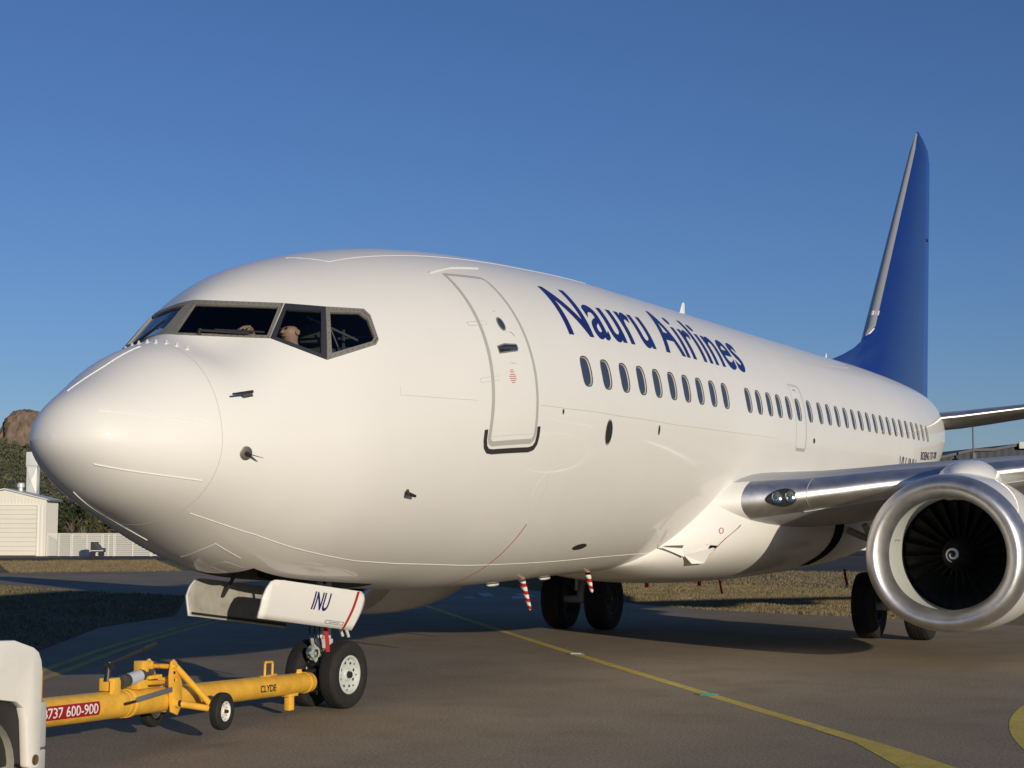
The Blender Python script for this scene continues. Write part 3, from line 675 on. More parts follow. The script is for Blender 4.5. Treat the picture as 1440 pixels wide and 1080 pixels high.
# ------------------------------------------------------------------ engines
FANM = mat('fan_blade_dark', (.12, .115, .11), rough=.35, metal=.85, var=.25, vscale=5)
BARREL = mat('inlet_barrel_grey', (.50, .52, .49), rough=.5, var=.06, vscale=2)
SPIN = mat('spinner_black', (.012, .012, .013), rough=.4)
SWIRL = mat('swirl_white', (.80, .79, .76), rough=.5)
def nac(prof_, cx, cy, cz, n=72, flat=.0):
    rr = []
    for h, r in prof_:
        ring = []
        for j in range(n):
            a = 2*math.pi*j/n; z = r*math.cos(a); y = r*math.sin(a)
            if z < 0: z *= 1-flat*math.cos(a)**2
            ring.append((cx+h+.045*z, cy+y, cz+z-.03*max(0, h)*.0))
        rr.append(ring)
    return rr
blade_me = None
for sgn in (-1, 1):
    ex_, ey, ez = 11.27, sgn*4.75, 1.475
    cowl = [(.32, 1.074), (.5, 1.092), (.8, 1.112), (1.2, 1.125), (1.7, 1.12), (2.2, 1.09), (2.7, 1.02), (3.1, .94), (3.3, .885), (3.3, .86), (2.9, .86)]
    g = G(); g.loft(nac(cowl, ex_, ey, ez, flat=.06)); ENG = P(g.build('engine', WHITE, ang=40))
    lipp = [(.62, .770), (.45, .735), (.30, .768), (.19, .790), (.10, .824), (.045, .860), (.012, .893), (0, .930), (.012, .965), (.045, .998), (.10, 1.027), (.18, 1.052), (.32, 1.0735)]
    g = G(); g.loft(nac(lipp[2:], ex_, ey, ez, flat=.06)); g.build('inlet_lip', LIP, ENG, ang=60)
    g = G(); g.loft(nac([(.30, .767), (.42, .764), (.70, .770), (1.05, .782), (1.12, .785)], ex_, ey, ez, flat=.02)); g.build('inlet_barrel', BARREL, ENG, ang=60)
    g = G(); g.lathe([(1.12, .788), (1.13, .775), (1.2, .775), (1.7, .775)], (ex_, ey, ez), (1, 0, 0), 64); g.build('fan_case', DARK, ENG, ang=60)
    g = G(); g.lathe([(1.46, .78), (1.47, .02)], (ex_, ey, ez), (1, 0, 0), 48, False, True); g.build('stator_backing', DARK, ENG)
    # spinner with spiral mark
    sp = [(.62, .004), (.65, .045), (.70, .085), (.79, .135), (.92, .185), (1.08, .225), (1.28, .255)]
    g = G(); g.lathe(sp, (ex_, ey, ez), (1, 0, 0), 36, True); g.build('spinner', SPIN, ENG, ang=60)
    hh = [q[0] for q in sp]; rrr = [q[1] for q in sp]; L = []; Rr = []
    for k in range(42):
        u = k/41; a = 1.0+u*2*math.pi*1.30; r = .020+.080*u**.85; wd = .015*(.55+.5*math.sin(math.pi*min(1, u*1.05)))
        for lst, q in ((L, r-wd), (Rr, r+wd)):
            q = max(q, .004); h = float(np.interp(q, rrr, hh))-.004; lst.append((ex_+h, ey-sgn*0-q*math.sin(a)*-1, ez+q*math.cos(a)))
    g = G(); g.loft([L, Rr], False); g.build('spinner_spiral', SWIRL, ENG)
    # fan blades: shared mesh
    if blade_me is None:
        g = G(); up_, lo_ = [], []
        for k in range(7):
            u = k/6; r = .24+u*(.768-.24); ch = .15+.09*u; st_ = math.radians(28+34*u); swp = .02*math.sin(u*3.0)
            row = []
            for c in np.linspace(-.5, .5, 6):
                th_ = .008*(1-(2*c)**2)+.0015; cmb = .10*(1-(2*c)**2)*ch
                dx = c*ch*math.cos(st_)+cmb*math.sin(st_)+swp; dy = c*ch*math.sin(st_)-cmb*math.cos(st_)
                row.append((dx, dy, r, th_))
            up_.append([(a+t_*math.sin(st_), b-t_*math.cos(st_), r_) for a, b, r_, t_ in row]); lo_.append([(a-t_*math.sin(st_), b+t_*math.cos(st_), r_) for a, b, r_, t_ in row])
        g.loft([u_+l_[::-1] for u_, l_ in zip(up_, lo_)], True, True, True); tmp = g.build('fan_blade', FANM, ENG, ang=50); blade_me = tmp.data
        bpy.data.objects.remove(tmp, do_unlink=True)
    for k in range(24):
        o = link('fan_blade', blade_me, ENG); o.location = (ex_+1.27, ey, ez); o.rotation_euler = (2*math.pi*(k+.3)/24, 0, 0)
    # core and exhaust
    g = G(); g.lathe([(2.3, .70), (3.0, .66), (3.7, .50), (4.2, .40), (4.2, .36), (3.6, .38)], (ex_, ey, ez), (1, 0, 0), 48); g.build('core_cowl', STEEL, ENG)
    g = G(); g.lathe([(3.6, .30), (4.2, .20), (4.7, .02)], (ex_, ey, ez), (1, 0, 0), 32, False, True); g.build('exhaust_plug', STEEL, ENG)
    # pylon fairing
    g = G(); rr = []
    for x, hw, zb_, zt_ in ((.75, .03, .98, 1.06), (.95, .17, .92, 1.145), (1.25, .33, .90, 1.235), (1.7, .42, .86, 1.31), (2.2, .44, .80, 1.34), (2.7, .31, .8, 1.33), (3.4, .26, .7, 1.26), (4.6, .18, .55, .98), (5.8, .06, .6, .8)):
        ring = []
        for a in np.linspace(0, math.pi, 15): ring.append((ex_+x, ey+hw*math.cos(a), ez+zb_+(zt_-zb_)*math.sin(a)**.75))
        ring += [(ex_+x, ey-hw, ez+zb_-.15), (ex_+x, ey+hw, ez+zb_-.15)]
        rr.append(ring)
    g.loft(rr, True, True, True); PY = P(g.build('engine_pylon', WHITE, ang=50))
    for (x0, y0, x1, y1) in ((1.25, -.11, 1.55, -.05), (1.35, .10, 1.75, .13)):
        pass
    # inlet sensor stub and nacelle strake
    g = G(); g.tube((ex_+.55, ey+.77*.96, ez+.2), (ex_+.55, ey+.70*.96, ez+.19), .008); g.build('inlet_sensor', STEEL, ENG)

# ------------------------------------------------------------------ tail
FZ = [5.10, 5.50, 5.72, 5.95, 6.2, 6.42, 6.62, 7.0, 8, 9, 10, 11, 12, 12.40, 12.58, 12.66]
def fin_le(z):
    if z < 6.62: return float(np.interp(z, [5.1, 5.5, 5.72, 5.95, 6.2, 6.42, 6.62], [22.3, 23.45, 24.45, 25.35, 26.08, 26.52, 26.81]))
    if z < 12.4: return 26.81+(z-6.62)*(32.17-26.81)/(12.4-6.62)
    return float(np.interp(z, [12.4, 12.58, 12.66], [32.17, 32.34, 32.46]))
def fin_te(z): return float(np.interp(z, [5.1, 5.5, 12.25, 12.4, 12.58, 12.66], [32.95, 33.0, 34.04, 33.85, 33.30, 32.80]))
def fin_hinge(z): return min(float(np.interp(z, [5.1, 12.66], [31.35, 33.19])), fin_te(z)-.08)
def fin_th(x, z):
    le, te = fin_le(z), fin_te(z); ml = 26.81+(z-6.62)*.927; c = te-ml; u = min(1, max(0, (x-ml)/c)); th = .55*.18*c*(2.6*math.sqrt(u+1e-6)*(1-u)) if u > 0 else 0
    d = min(1, max(0, (x-le)/.9)); return max(.004, .035*math.sqrt(d)*(1-max(0, u)) + th*.55)*(1 if z < 12.4 else .6)
def fin_piece(name, x0f, x1f, m, parent, n=14, zr=FZ):
    g = G(); rr = []
    for z in zr:
        a, b = x0f(z), x1f(z); xs_ = [a+(b-a)*(k/n)**1.5 for k in range(n+1)]
        rr.append([(x, -fin_th(x, z), z) for x in xs_[::-1]]+[(x, fin_th(x, z), z) for x in xs_])
    g.loft(rr, True, True, True); return g.build(name, m, parent, ang=38)
FIN = P(fin_piece('tail_fin', lambda z: fin_le(z)+(.09 if z > 6.3 else 0), lambda z: fin_hinge(z), BLUE, None))
fin_piece('rudder', lambda z: fin_hinge(z)+.025, fin_te, mat('rudder_blue', (.013, .055, .34), rough=.36, coat=.2), FIN, 8)
fin_piece('fin_leading_edge', fin_le, lambda z: fin_le(z)+.092, mat('fin_edge_alloy', (.44, .45, .45), rough=.42, metal=.5), FIN, 6, [6.35, 6.62, 7, 8, 9, 10, 11, 12, 12.4, 12.58])
fin_piece('edge_joint', lambda z: fin_le(z)-.004, lambda z: fin_le(z)+.11, LAPW, FIN, 5, [6.92, 7.04])
fin_piece('edge_joint', lambda z: fin_le(z)-.004, lambda z: fin_le(z)+.12, LAPW, FIN, 5, [6.36, 6.44, 6.56])
g = G(); g.tube((27.25+.24, -.06, 7.0), (29.3+.24, -.05, 9.22), .02, .012, 6); g.build('edge_strip', LAPW, FIN)
for z, x in ((12.1, 33.95), (11.5, 33.86), (10.9, 33.78)):
    g = G(); g.tube((x, 0, z), (x+.18, 0, z+.02), .006, .003, 6); g.build('static_wick', SEAL, FIN)
g = G(); g.box((32.9, -.1, 9.7), (.18, .05, .06)); g.box((31.6, -.24, 8.3), (.3, .03, .03)) if False else None; g.build('rudder_hinge', SEAL, FIN)
SST = [(.3, 28.2, 4.44, 4.3, .10, .0), (.95, 28.58, 4.48, 3.9, .10, .0), (1.6, 28.98, 4.56, 3.55, .10, 0), (3.0, 29.82, 4.77, 2.95, .095, 0), (5.0, 31.0, 5.06, 2.15, .09, 0), (6.9, 32.12, 5.34, 1.4, .09, 0), (7.15, 32.4, 5.38, 1.05, .09, 0)]
for sgn in (-1, 1):
    le = LEs(.07)
    Hs = P(lift(sgn, SST, 0, 1-le, 18, 'horizontal_stabilizer', WINGGREY)); lift(sgn, SST, 1+le, 2, 18, 'stabilizer_underside', WINGGREY, Hs)
    lift(sgn, SST, 1-le, 1+le, 12, 'leading_edge', POL, Hs)
g = G(); g.lathe([(0, .30), (.3, .22), (.5, .1)], (32.15, 0, 4.3), (1, 0, .1), 20, True, True); P(g.build('tail_cone', STEEL, None))

# ------------------------------------------------------------------ landing gear
def wheel(parent, c, R_, W_, rr, side, rim, holes=8, tyre_mat=RUB, hubm=None, names=('tyre', 'rim')):
    """tyre on the y axis; side = -1 shows the dished face towards -y"""
    c = Vector(c); hw = W_/2; pr = [(-hw*.55, rr), (-hw*.80, rr*1.02), (-hw*.95, rr+(R_-rr)*.22), (-hw, rr+(R_-rr)*.45), (-hw*.96, rr+(R_-rr)*.70), (-hw*.82, R_*.955), (-hw*.62, R_*.985)]
    gro = [-.42, -.15, .15, .42]; tr = []
    for q in gro: tr += [(hw*q-hw*.035, R_*(1-.006*abs(q)*2)), (hw*q-hw*.02, R_-.014), (hw*q+hw*.02, R_-.014), (hw*q+hw*.035, R_*(1-.006*abs(q)*2))]
    pr = pr+tr+[(-h, r) for h, r in reversed(pr)]
    g = G(); g.lathe(pr, c, (0, 1, 0), 64); t = g.build(names[0], tyre_mat, parent, ang=30)
    g = G(); s = side
    g.lathe([(s*hw*.80, rr*1.03), (s*hw*.86, rr*.99), (s*hw*.84, rr*.93), (s*hw*.55, rr*.84), (s*hw*.42, rr*.60), (s*hw*.46, rr*.36), (s*hw*.62, rr*.30), (s*hw*.66, rr*.24)], c, (0, 1, 0), 40, False, True)
    g.lathe([(-s*hw*.80, rr*1.03), (-s*hw*.84, rr*.95), (-s*hw*.4, rr*.80), (-s*hw*.35, rr*.2)], c, (0, 1, 0), 32, False, True)
    g.cm = 1
    for k in range(holes):
        a = 2*math.pi*(k+.4)/holes; r = rr*.66; g.lathe([(0, rr*.085), (.001, rr*.08)], c+Vector((r*math.cos(a), s*(hw*.475), r*math.sin(a))), (0, s, 0), 10, False, True)
    for k in range(holes):
        a = 2*math.pi*(k+.9)/holes; r = rr*.80; g.lathe([(0, rr*.05), (.006, rr*.035)], c+Vector((r*math.cos(a), s*(hw*.55), r*math.sin(a))), (0, s, 0), 6, False, True)
    g.lathe([(0, rr*.20), (s*.03 if False else .03, rr*.17), (.034, rr*.05)], c+Vector((0, s*hw*.64, 0)), (0, s, 0), 16, False, True)
    g.build(names[1], [rim, DARKMET], parent, ang=35)
    return t
# nose gear
GREYP = mat('gear_white', (.62, .62, .58), rough=.4, var=.25, vscale=12)
NGX = 4.01
g = G(); g.tube((NGX-.10, 0, 1.75), (NGX-.02, 0, .80), .075, .07); g.tube((NGX-.02, 0, .82), (NGX, 0, .34), .05, .05); g.tube((NGX, -.2, .335), (NGX, .2, .335), .042)
g.lathe([(0, .095), (.05, .095)], (NGX-.035, 0, .86), (0, 0, 1), 18, True, True); g.lathe([(0, .09), (.04, .09)], (NGX-.05, 0, 1.02), (0, 0, 1), 18, True, True)
NG = P(g.build('nose_gear', GREYP, None, ang=35))
wheel(NG, (NGX, -.205, .338), .343, .195, .190, -1, RIMW); wheel(NG, (NGX, .205, .338), .343, .195, .190, 1, RIMW)
g = G(); g.tube((NGX-.09, 0, .78), (NGX-.26, 0, .56), .028, .022); g.tube((NGX-.26, 0, .56), (NGX-.06, 0, .36), .026, .03); g.tube((NGX-.26, -.05, .56), (NGX-.26, .05, .56), .02); g.build('torque_link', GREYP, NG)
g = G(); g.tube((NGX+.05, 0, .95), (NGX+.75, 0, 1.6), .04, .04); g.tube((NGX-.05, .12, 1.0), (NGX+.3, .12, 1.5), .018); g.tube((NGX-.05, -.12, .95), (NGX+.05, -.16, .72), .016); g.tube((NGX+.12, -.10, .92), (NGX+.22, -.12, .70), .02, .016); g.build('drag_brace', GREYP, NG)
g = G(); lp = Vector((NGX-.30, -.03, .57)); ld = Vector((-1, -.12, .02)).normalized(); g.lathe([(-.11, .03), (-.08, .062), (-.02, .070), (0, .076), (.006, .072)], lp, ld, 28, True); LT = g.build('taxi_light', GREYP, NG, ang=40)
g = G(); g.lathe([(.004, .070), (-.03, .05), (-.05, .02), (-.03, .012)], lp, ld, 24, False, True); g.build('light_reflector', mat('lamp_reflector', (.75, .78, .72), rough=.12, metal=1.0), NG)
g = G(); ds = [(.008, .070), (.018, .045), (.022, .004)]; g.lathe(ds, lp, ld, 24, False, True); g.build('light_lens', LENS, NG)
g = G(); g.box((NGX-.10, 0, .62), (.10, .22, .16)); g.box((NGX-.19, -.035, .66), (.05, .20, .10)); g.build('light_bracket', GREYP, NG, bevel=.008)
g = G(); g.tube((NGX-.30, -.05, .36), (NGX-.30, .05, .36), .03); g.box((NGX-.22, 0, .36), (.20, .10, .09)); g.tube((NGX-.18, -.09, .44), (NGX-.18, .09, .44), .03); g.tube((NGX-.15, -.10, .34), (NGX-.15, .10, .34), .035); g.build('tow_fitting', DARKMET, NG, bevel=.006)
g = G()
for k in range(3):
    y0 = -.07+.06*k; pts = [Vector((NGX-.12-.10*math.sin(math.pi*u), y0+.03*math.sin(6*u), .98-.62*u)) for u in np.linspace(0, 1, 9)]; g.path(pts, .007, 6)
pts = [Vector((NGX-.2-.05*math.sin(math.pi*u), -.10+.08*u, .28-.13*math.sin(math.pi*u*.5))) for u in np.linspace(0, 1, 8)]; g.path(pts, .012, 6)
g.build('hydraulic_hose', SEAL, NG)
g = G(); g.box((NGX-.36, -.10, .95), (.5, .12, .05)); g.tube((NGX-.7, .05, 1.0), (NGX-.1, .05, .96), .03); g.tube((NGX-.5, -.18, 1.02), (NGX-.05, -.14, .95), .018); g.build('steering_unit', DARKMET, NG)
# nose gear bay
g = G()
for a, b in (((2.2, -.40), (4.25, -.40)), ((4.25, -.40), (4.25, .40)), ((4.25, .40), (2.2, .40)), ((2.2, .40), (2.2, -.40))):
    bl_ = [Vector((a[0]+(b[0]-a[0])*k/8, a[1]+(b[1]-a[1])*k/8, 0)) for k in range(9)]
    g.loft([[Vector((q.x, q.y, BVH.ray_cast(q, Vector((0, 0, 1)))[0].z+.004)) for q in bl_], [Vector((q.x, q.y, 2.2)) for q in bl_]], False)
g.add([(2.2, -.4, 2.2), (4.25, -.4, 2.2), (4.25, .4, 2.2), (2.2, .4, 2.2)], [(0, 1, 2, 3)]); P(g.build('nose_gear_bay', BAYM, None, smooth=False))
# nose gear doors
DC = {'tf': Vector((2.32, -.457, 1.366)), 'tr': Vector((4.03, -.457, 1.173)), 'br': Vector((3.86, -.41, .794)), 'bf': Vector((2.27, -.41, .997))}
def DPT(u, v, sgn=-1, off=0):
    a = DC['bf'].lerp(DC['br'], u); b = DC['tf'].lerp(DC['tr'], u); p = a.lerp(b, v); bul = .02*math.sin(math.pi*v)
    return Vector((p.x, sgn*(abs(p.y)+bul+off), p.z))
for sgn in (-1, 1):
    pl = round_poly([(0, 0), (1, 0), (1.0, 1), (0.0, 1)], 0, 4)
    outline = [Vector((0, 0)), Vector((.985, 0))]+[Vector(q) for q in ((1.0, .3), (1.01, .62), (1.005, .80), (.985, .93), (.95, 1.0), (.6, 1.0), (.16, 1.0), (.09, .985), (.055, .93), (.02, .75), (-.005, .5), (0, .2))]
    me_ = bpy.data.meshes.new('d'); me_.from_pydata([(p.x*1.7, p.y*.36, 0) for p in outline], [], [tuple(range(len(outline)))])
    us_ = [p.x for p in outline]; vs_ = [p.y for p in outline]; u0, u1, v0, v1 = min(us_), max(us_), min(vs_), max(vs_)
    D1 = map_text('nose_gear_door', me_, lambda u, v: DPT(u0+u*(u1-u0), v0+v*(v1-v0), sgn, 0), WHITE, None, .12, .05); P(smooth(D1))
    if sum(pq.normal.y for pq in D1.data.polygons)*sgn < 0: D1.data.flip_normals()
    D1.data.materials.append(mat('door_inner_grey', (.44, .42, .37), rough=.55, var=.35, vscale=5))
    md = D1.modifiers.new('s', 'SOLIDIFY'); md.thickness = .028; md.offset = -1; md.material_offset = 1; md.use_even_offset = False; md.material_offset_rim = 0
    if sgn < 0:
        mN = text_mesh('INU', 1.0, .015)
        map_text('door_lettering', mN, lambda u, v: DPT(.465+u*.165+.012*v, .38+v*.46, sgn, .006), INK, D1, .2, .1)
        g = G(); g.loft([[DPT(.868+.035*v, v, sgn, .006) for v in np.linspace(0.005, .985, 12)], [DPT(.892+.035*v, v, sgn, .006) for v in np.linspace(0.005, .985, 12)]], False); g.build('red_stripe', REDP, D1)
        g = G()
        for (ua, ub, va, vb) in ((.66, .86, .165, .18), (.66, .86, .09, .105), (.66, .667, .09, .18), (.853, .86, .09, .18), (.70, .82, .125, .145)):
            g.loft([[DPT(u, va, sgn, .005) for u in np.linspace(ua, ub, 4)], [DPT(u, vb, sgn, .005) for u in np.linspace(ua, ub, 4)]], False)
        g.build('stencil_box', mat('stencil_grey', (.25, .25, .25), rough=.6), D1)
    g = G(); g.tube(DPT(.3, .6, sgn, -.05), DPT(.28, 1.25, sgn, -.2), .018); g.tube(DPT(.7, .6, sgn, -.05), DPT(.7, 1.25, sgn, -.2), .018)
    g.tube(DPT(.02, .08, sgn, -.035), DPT(.97, .08, sgn, -.035), .012); g.build('door_link', DARKMET, D1)
# main gear
for sgn in (-1, 1):
    mx = 16.61; g = G(); g.tube((mx, sgn*2.86, 2.3), (mx, sgn*2.86, .54), .13, .10); g.tube((mx, sgn*2.35, .535), (mx, sgn*3.37, .535), .07); g.tube((mx, sgn*2.8, 1.5), (mx+.1, sgn*1.6, 2.0), .06); g.tube((mx-.18, sgn*2.86, 1.2), (mx-.25, sgn*2.86, .7), .04)
    MG = P(g.build('main_gear', GREYP, None))
    mr_ = mat('main_rim_dark', (.075, .075, .072), rough=.55, var=.4, vscale=9); wheel(MG, (mx, sgn*2.43, .548), .553, .40, .27, -1, mr_); wheel(MG, (mx, sgn*3.29, .548), .553, .40, .27, -1 if sgn < 0 else 1, mr_)
    g = G(); g.prism([(mx-.35, sgn*3.22, 1.05), (mx+.35, sgn*3.22, 1.05), (mx+.42, sgn*3.32, 2.15), (mx-.42, sgn*3.32, 2.15)], (0, sgn*.03, 0)); g.build('gear_door', WINGGREY, MG, bevel=.01)
    g = G(); g.tube((mx-.5, sgn*2.5, 1.9), (mx-.05, sgn*2.86, .9), .05); g.build('side_strut', GREYP, MG)

# belly fittings
for x in (7.40, 8.85):
    p = SV(x, -1.50); g = G(); g.lathe([(-.16, .008), (-.12, .028), (0, .034), (.12, .028), (.16, .008)], p-Vector((0, 0, .012)), (1, 0, 0), 14, True, True); P(g.build('belly_antenna', LAPW, None))
p = SV(6.3, -1.72); 
for x, y, z in ((14.2, -.3, .955), (13.2, .2, .955)):
    g = G(); g.tube((x, y, z+.05), (x, y, z-.045), .035, .03); P(g.build('drain_mast', REDP, None))

# ------------------------------------------------------------------ removable covers and streamers on the airliner
STW = mat('cover_white', (.80, .78, .72), rough=.7); STR = mat('cover_red', (.50, .012, .012), rough=.7)
def striped_cover(name, label, top, bot, w0, w1, turns, group=None):
    top = Vector(top); bot = Vector(bot); d = (bot-top); L = d.length; ax = d.normalized(); a = ax.orthogonal().normalized(); b = ax.cross(a)
    n, m = 20, 36; V = []; F = []; M = []
    for i in range(m+1):
        u = i/m; r = (w0+(w1-w0)*u)*(1-.35*max(0, (u-.93)/.07))*(.7+.3*min(1, u/.08))
        for j in range(n):
            th = 2*math.pi*j/n; V.append(top+ax*L*u+(a*math.cos(th)+b*math.sin(th)*.75)*r)
    g = G()
    for i in range(m):
        for j in range(n):
            ph = (i/m*turns+j/n) % 1.0; F.append((i*n+j, i*n+(j+1) % n, (i+1)*n+(j+1) % n, (i+1)*n+j)); M.append(0 if ph < .5 else 1)
    F += [tuple(range(n)), tuple(m*n+j for j in range(n))]; M += [1, 0]
    g.add(V, F); g.m = M; return tag(g.build(name, [STW, STR]), label, 'cover', group)
striped_cover('drain_mast_cover', 'long red and white striped cover hanging under the belly, nearest the nose gear', (8.44, 0, 1.20), (8.70, 0, .775), .062, .030, 4.2, 'striped covers')
striped_cover('drain_mast_cover', 'short red and white striped cover in front of the far main wheels', (10.50, 0, 1.20), (10.66, 0, .93), .062, .030, 2.6, 'striped covers')
RED2 = mat('streamer_red', (.42, .015, .03), rough=.75)
def streamer(label, pts, wd, tip_white=False):
    g = G(); L = []; R_ = []; s = Vector((.45, -.89, 0))*wd/2
    for p in pts: L.append(Vector(p)-s); R_.append(Vector(p)+s)
    o = [q+Vector((.004, .003, 0)) for q in L]; o2 = [q+Vector((.004, .003, 0)) for q in R_]
    n = len(pts); rings = [[L[i], R_[i], o2[i], o[i]] for i in range(n)]; g.loft(rings, True, True, True)
    if tip_white: g.cm = 1; p = Vector(pts[-1]); g.box(p-Vector((0, 0, .02)), (.05, .05, .05))
    return tag(g.build('warning_streamer', [RED2, STW]), label, 'streamer')
streamer('plain red warning streamer hanging over the nose gear strut', [(3.66, -.20, .90), (3.66, -.22, .80), (3.665, -.235, .70), (3.67, -.24, .59)], .042)
streamer('small dark red streamer under the wing fairing', [(13.9, -.75, 1.02), (13.93, -.76, .90), (13.98, -.76, .80)], .035)
streamer('red streamer with white tip dangling beside the engine inlet', [(17.6, -1.75, 1.12), (17.63, -1.76, .98), (17.7, -1.77, .84)], .045, True)

# ------------------------------------------------------------------ pilot and seats
def skin_body(name, verts, edges, radii, m, parent=None, sub=2):
    me_ = bpy.data.meshes.new(name); me_.from_pydata(verts, edges, []); ob = bpy.data.objects.new(name, me_); COL.objects.link(ob)
    md = ob.modifiers.new('skin', 'SKIN'); 
    for i, r in enumerate(radii):
        sk = me_.skin_vertices[0].data[i]; sk.radius = r if isinstance(r, tuple) else (r, r); sk.use_root = (i == 0)
    sb = ob.modifiers.new('sub', 'SUBSURF'); sb.levels = sub; sb.render_levels = sub
    bpy.context.view_layer.update(); dg = bpy.context.evaluated_depsgraph_get(); nm = bpy.data.meshes.new_from_object(ob.evaluated_get(dg))
    bpy.data.objects.remove(ob, do_unlink=True); nm.materials.clear(); nm.materials.append(m)
    nm.polygons.foreach_set('use_smooth', [True]*len(nm.polygons)); return link(name, nm, parent)
SKINM = mat('person_skin', (.55, .34, .24), rough=.55, var=.15, vscale=25)
SHIRT = mat('dark_shirt', (.025, .035, .04), rough=.85, var=.3, vscale=20)
HAIR = mat('short_hair', (.46, .36, .28), rough=.9, var=.4, vscale=60)
pv = [(2.72, -.53, 3.02), (2.70, -.53, 3.22), (2.66, -.53, 3.42), (2.60, -.53, 3.53), (2.56, -.53, 3.60), (2.53, -.53, 3.68), (2.52, -.53, 3.76),
      (2.64, -.73, 3.44), (2.50, -.82, 3.33), (2.32, -.80, 3.44), (2.24, -.68, 3.53), (2.20, -.64, 3.55),
      (2.64, -.33, 3.44), (2.48, -.24, 3.30), (2.28, -.30, 3.52), (2.10, -.40, 3.635), (2.03, -.43, 3.645),
      (1.96, -.425, 3.655), (1.90, -.425, 3.625), (1.965, -.455, 3.655), (1.905, -.465, 3.625), (1.97, -.40, 3.65), (1.915, -.39, 3.62), (1.975, -.475, 3.645), (1.925, -.495, 3.615), (2.02, -.375, 3.645), (1.975, -.345, 3.63),
      (2.14, -.63, 3.575), (2.15, -.60, 3.565), (2.15, -.655, 3.58), (2.17, -.59, 3.55)]
pe = [(0, 1), (1, 2), (2, 3), (3, 4), (4, 5), (5, 6), (2, 7), (7, 8), (8, 9), (9, 10), (10, 11), (2, 12), (12, 13), (13, 14), (14, 15), (15, 16), (16, 17), (17, 18), (16, 19), (19, 20), (16, 21), (21, 22), (16, 23), (23, 24), (15, 25), (25, 26), (11, 27), (11, 28), (11, 29), (11, 30)]
pv = [(a-(.09 if 3.5 < c and b < -.5 and a > 2.4 else .04), b-.06, c-.045) for a, b, c in pv[:15]]+pv[15:27]+[(a-.04, b-.06, c-.045) for a, b, c in pv[27:]]
prd = [.16, .15, .15, .06, .062, .098, .082, .075, .05, .042, .036, .038, .075, .05, .042, .032, .036] + [.012, .009]*4 + [.013, .010] + [.013, .012, .012, .012]
PILOT = skin_body('person', pv, pe, prd, SKINM); tag(PILOT, 'person in a dark shirt leaning forward in the cockpit side window, hand on the glareshield', 'person')
skin_body('shirt', pv[:3]+[pv[7], (2.52, -.85, 3.325), pv[12], (2.51, -.33, 3.315), (2.55, -.59, 3.465)], [(0, 1), (1, 2), (2, 3), (3, 4), (2, 5), (5, 6), (2, 7)], [.19, .18, .175, .095, .07, .095, .07, .075], SHIRT, PILOT)
hd = Vector((2.435, -.59, 3.690)); g = G()
for k in range(7):
    th = math.pi*(k/6)*.52; r = .109*math.sin(th)+.002; g_ = None
pass
hv = [(v.co.copy(), v.normal.copy()) for v in PILOT.data.vertices]; keep_ = {i for i, (c_, _) in enumerate(hv) if (c_-hd).length < .17 and c_.z-hd.z > .035-.35*(c_.x-hd.x)}
kl = sorted(keep_); km = {i: j for j, i in enumerate(kl)}
g = G(); g.add([hv[i][0]+hv[i][1]*.004 for i in kl], [tuple(km[i] for i in p_.vertices) for p_ in PILOT.data.polygons if all(i in keep_ for i in p_.vertices)]); g.build('hair', HAIR, PILOT)
g = G(); g.lathe([(0, .018), (.028, .010)], hd+Vector((-.098, 0, -.045)), (-1, 0, -.35), 10, False, True); 
for s in (-1, 1): g.lathe([(0, .028), (.012, .024), (.016, .008)], hd+Vector((.005, s*.092, -.045)), (0, s, 0), 12, False, True)
g.build('ear_and_nose', SKINM, PILOT)
g = G(); 
for s in (-1, 1): g.lathe([(0, .011), (.005, .004)], hd+Vector((-.088, s*.035, -.012)), (-1, s*.3, 0), 8, False, True)
g.box(hd+Vector((-.088, 0, -.095)), (.012, .042, .008)); g.build('eyes_and_mouth', mat('face_dark', (.06, .03, .025), rough=.6), PILOT)
g = G(); g.lathe([(0, .074), (.035, .066)], (2.525, -.59, 3.49), (-.2, 0, 1), 18); g.build('collar', mat('collar_white', (.7, .7, .68), rough=.8), PILOT)
SEATM = mat('seat_olive', (.075, .075, .055), rough=.85, var=.3, vscale=12)
for y0, lab in ((-.53, 'olive crew seat behind the person in the cockpit'), (.53, 'empty olive crew seat on the far side of the cockpit')):
    S0 = empty('crew_seat', lab, 'seat', (2.85, y0, 2.74))
    g = G(); g.box((.05, 0, .50), (.12, .46, .62), Matrix.Rotation(.12, 3, 'Y')); g.build('backrest', SEATM, S0, bevel=.03)
    g = G(); g.box((.07, 0, .95), (.10, .27, .20), Matrix.Rotation(.1, 3, 'Y')); g.build('headrest', SEATM, S0, bevel=.03)
    g = G(); g.box((-.2, 0, .22), (.46, .46, .12)); g.build('seat_cushion', SEATM, S0, bevel=.03)
    g = G(); g.box((-.1, 0, .08), (.3, .3, .16)); g.build('pedestal', DARKMET, S0, bevel=.01)
g = G(); g.box((1.80, -.20, 3.515), (.20, .34, .012), Matrix.Rotation(-.22, 3, 'Y') @ Matrix.Rotation(.10, 3, 'X')); tag(g.build('paper_folder', mat('folder_green', (.45, .55, .46), rough=.7)), 'pale green folder lying on the glareshield behind the windshield', 'folder')

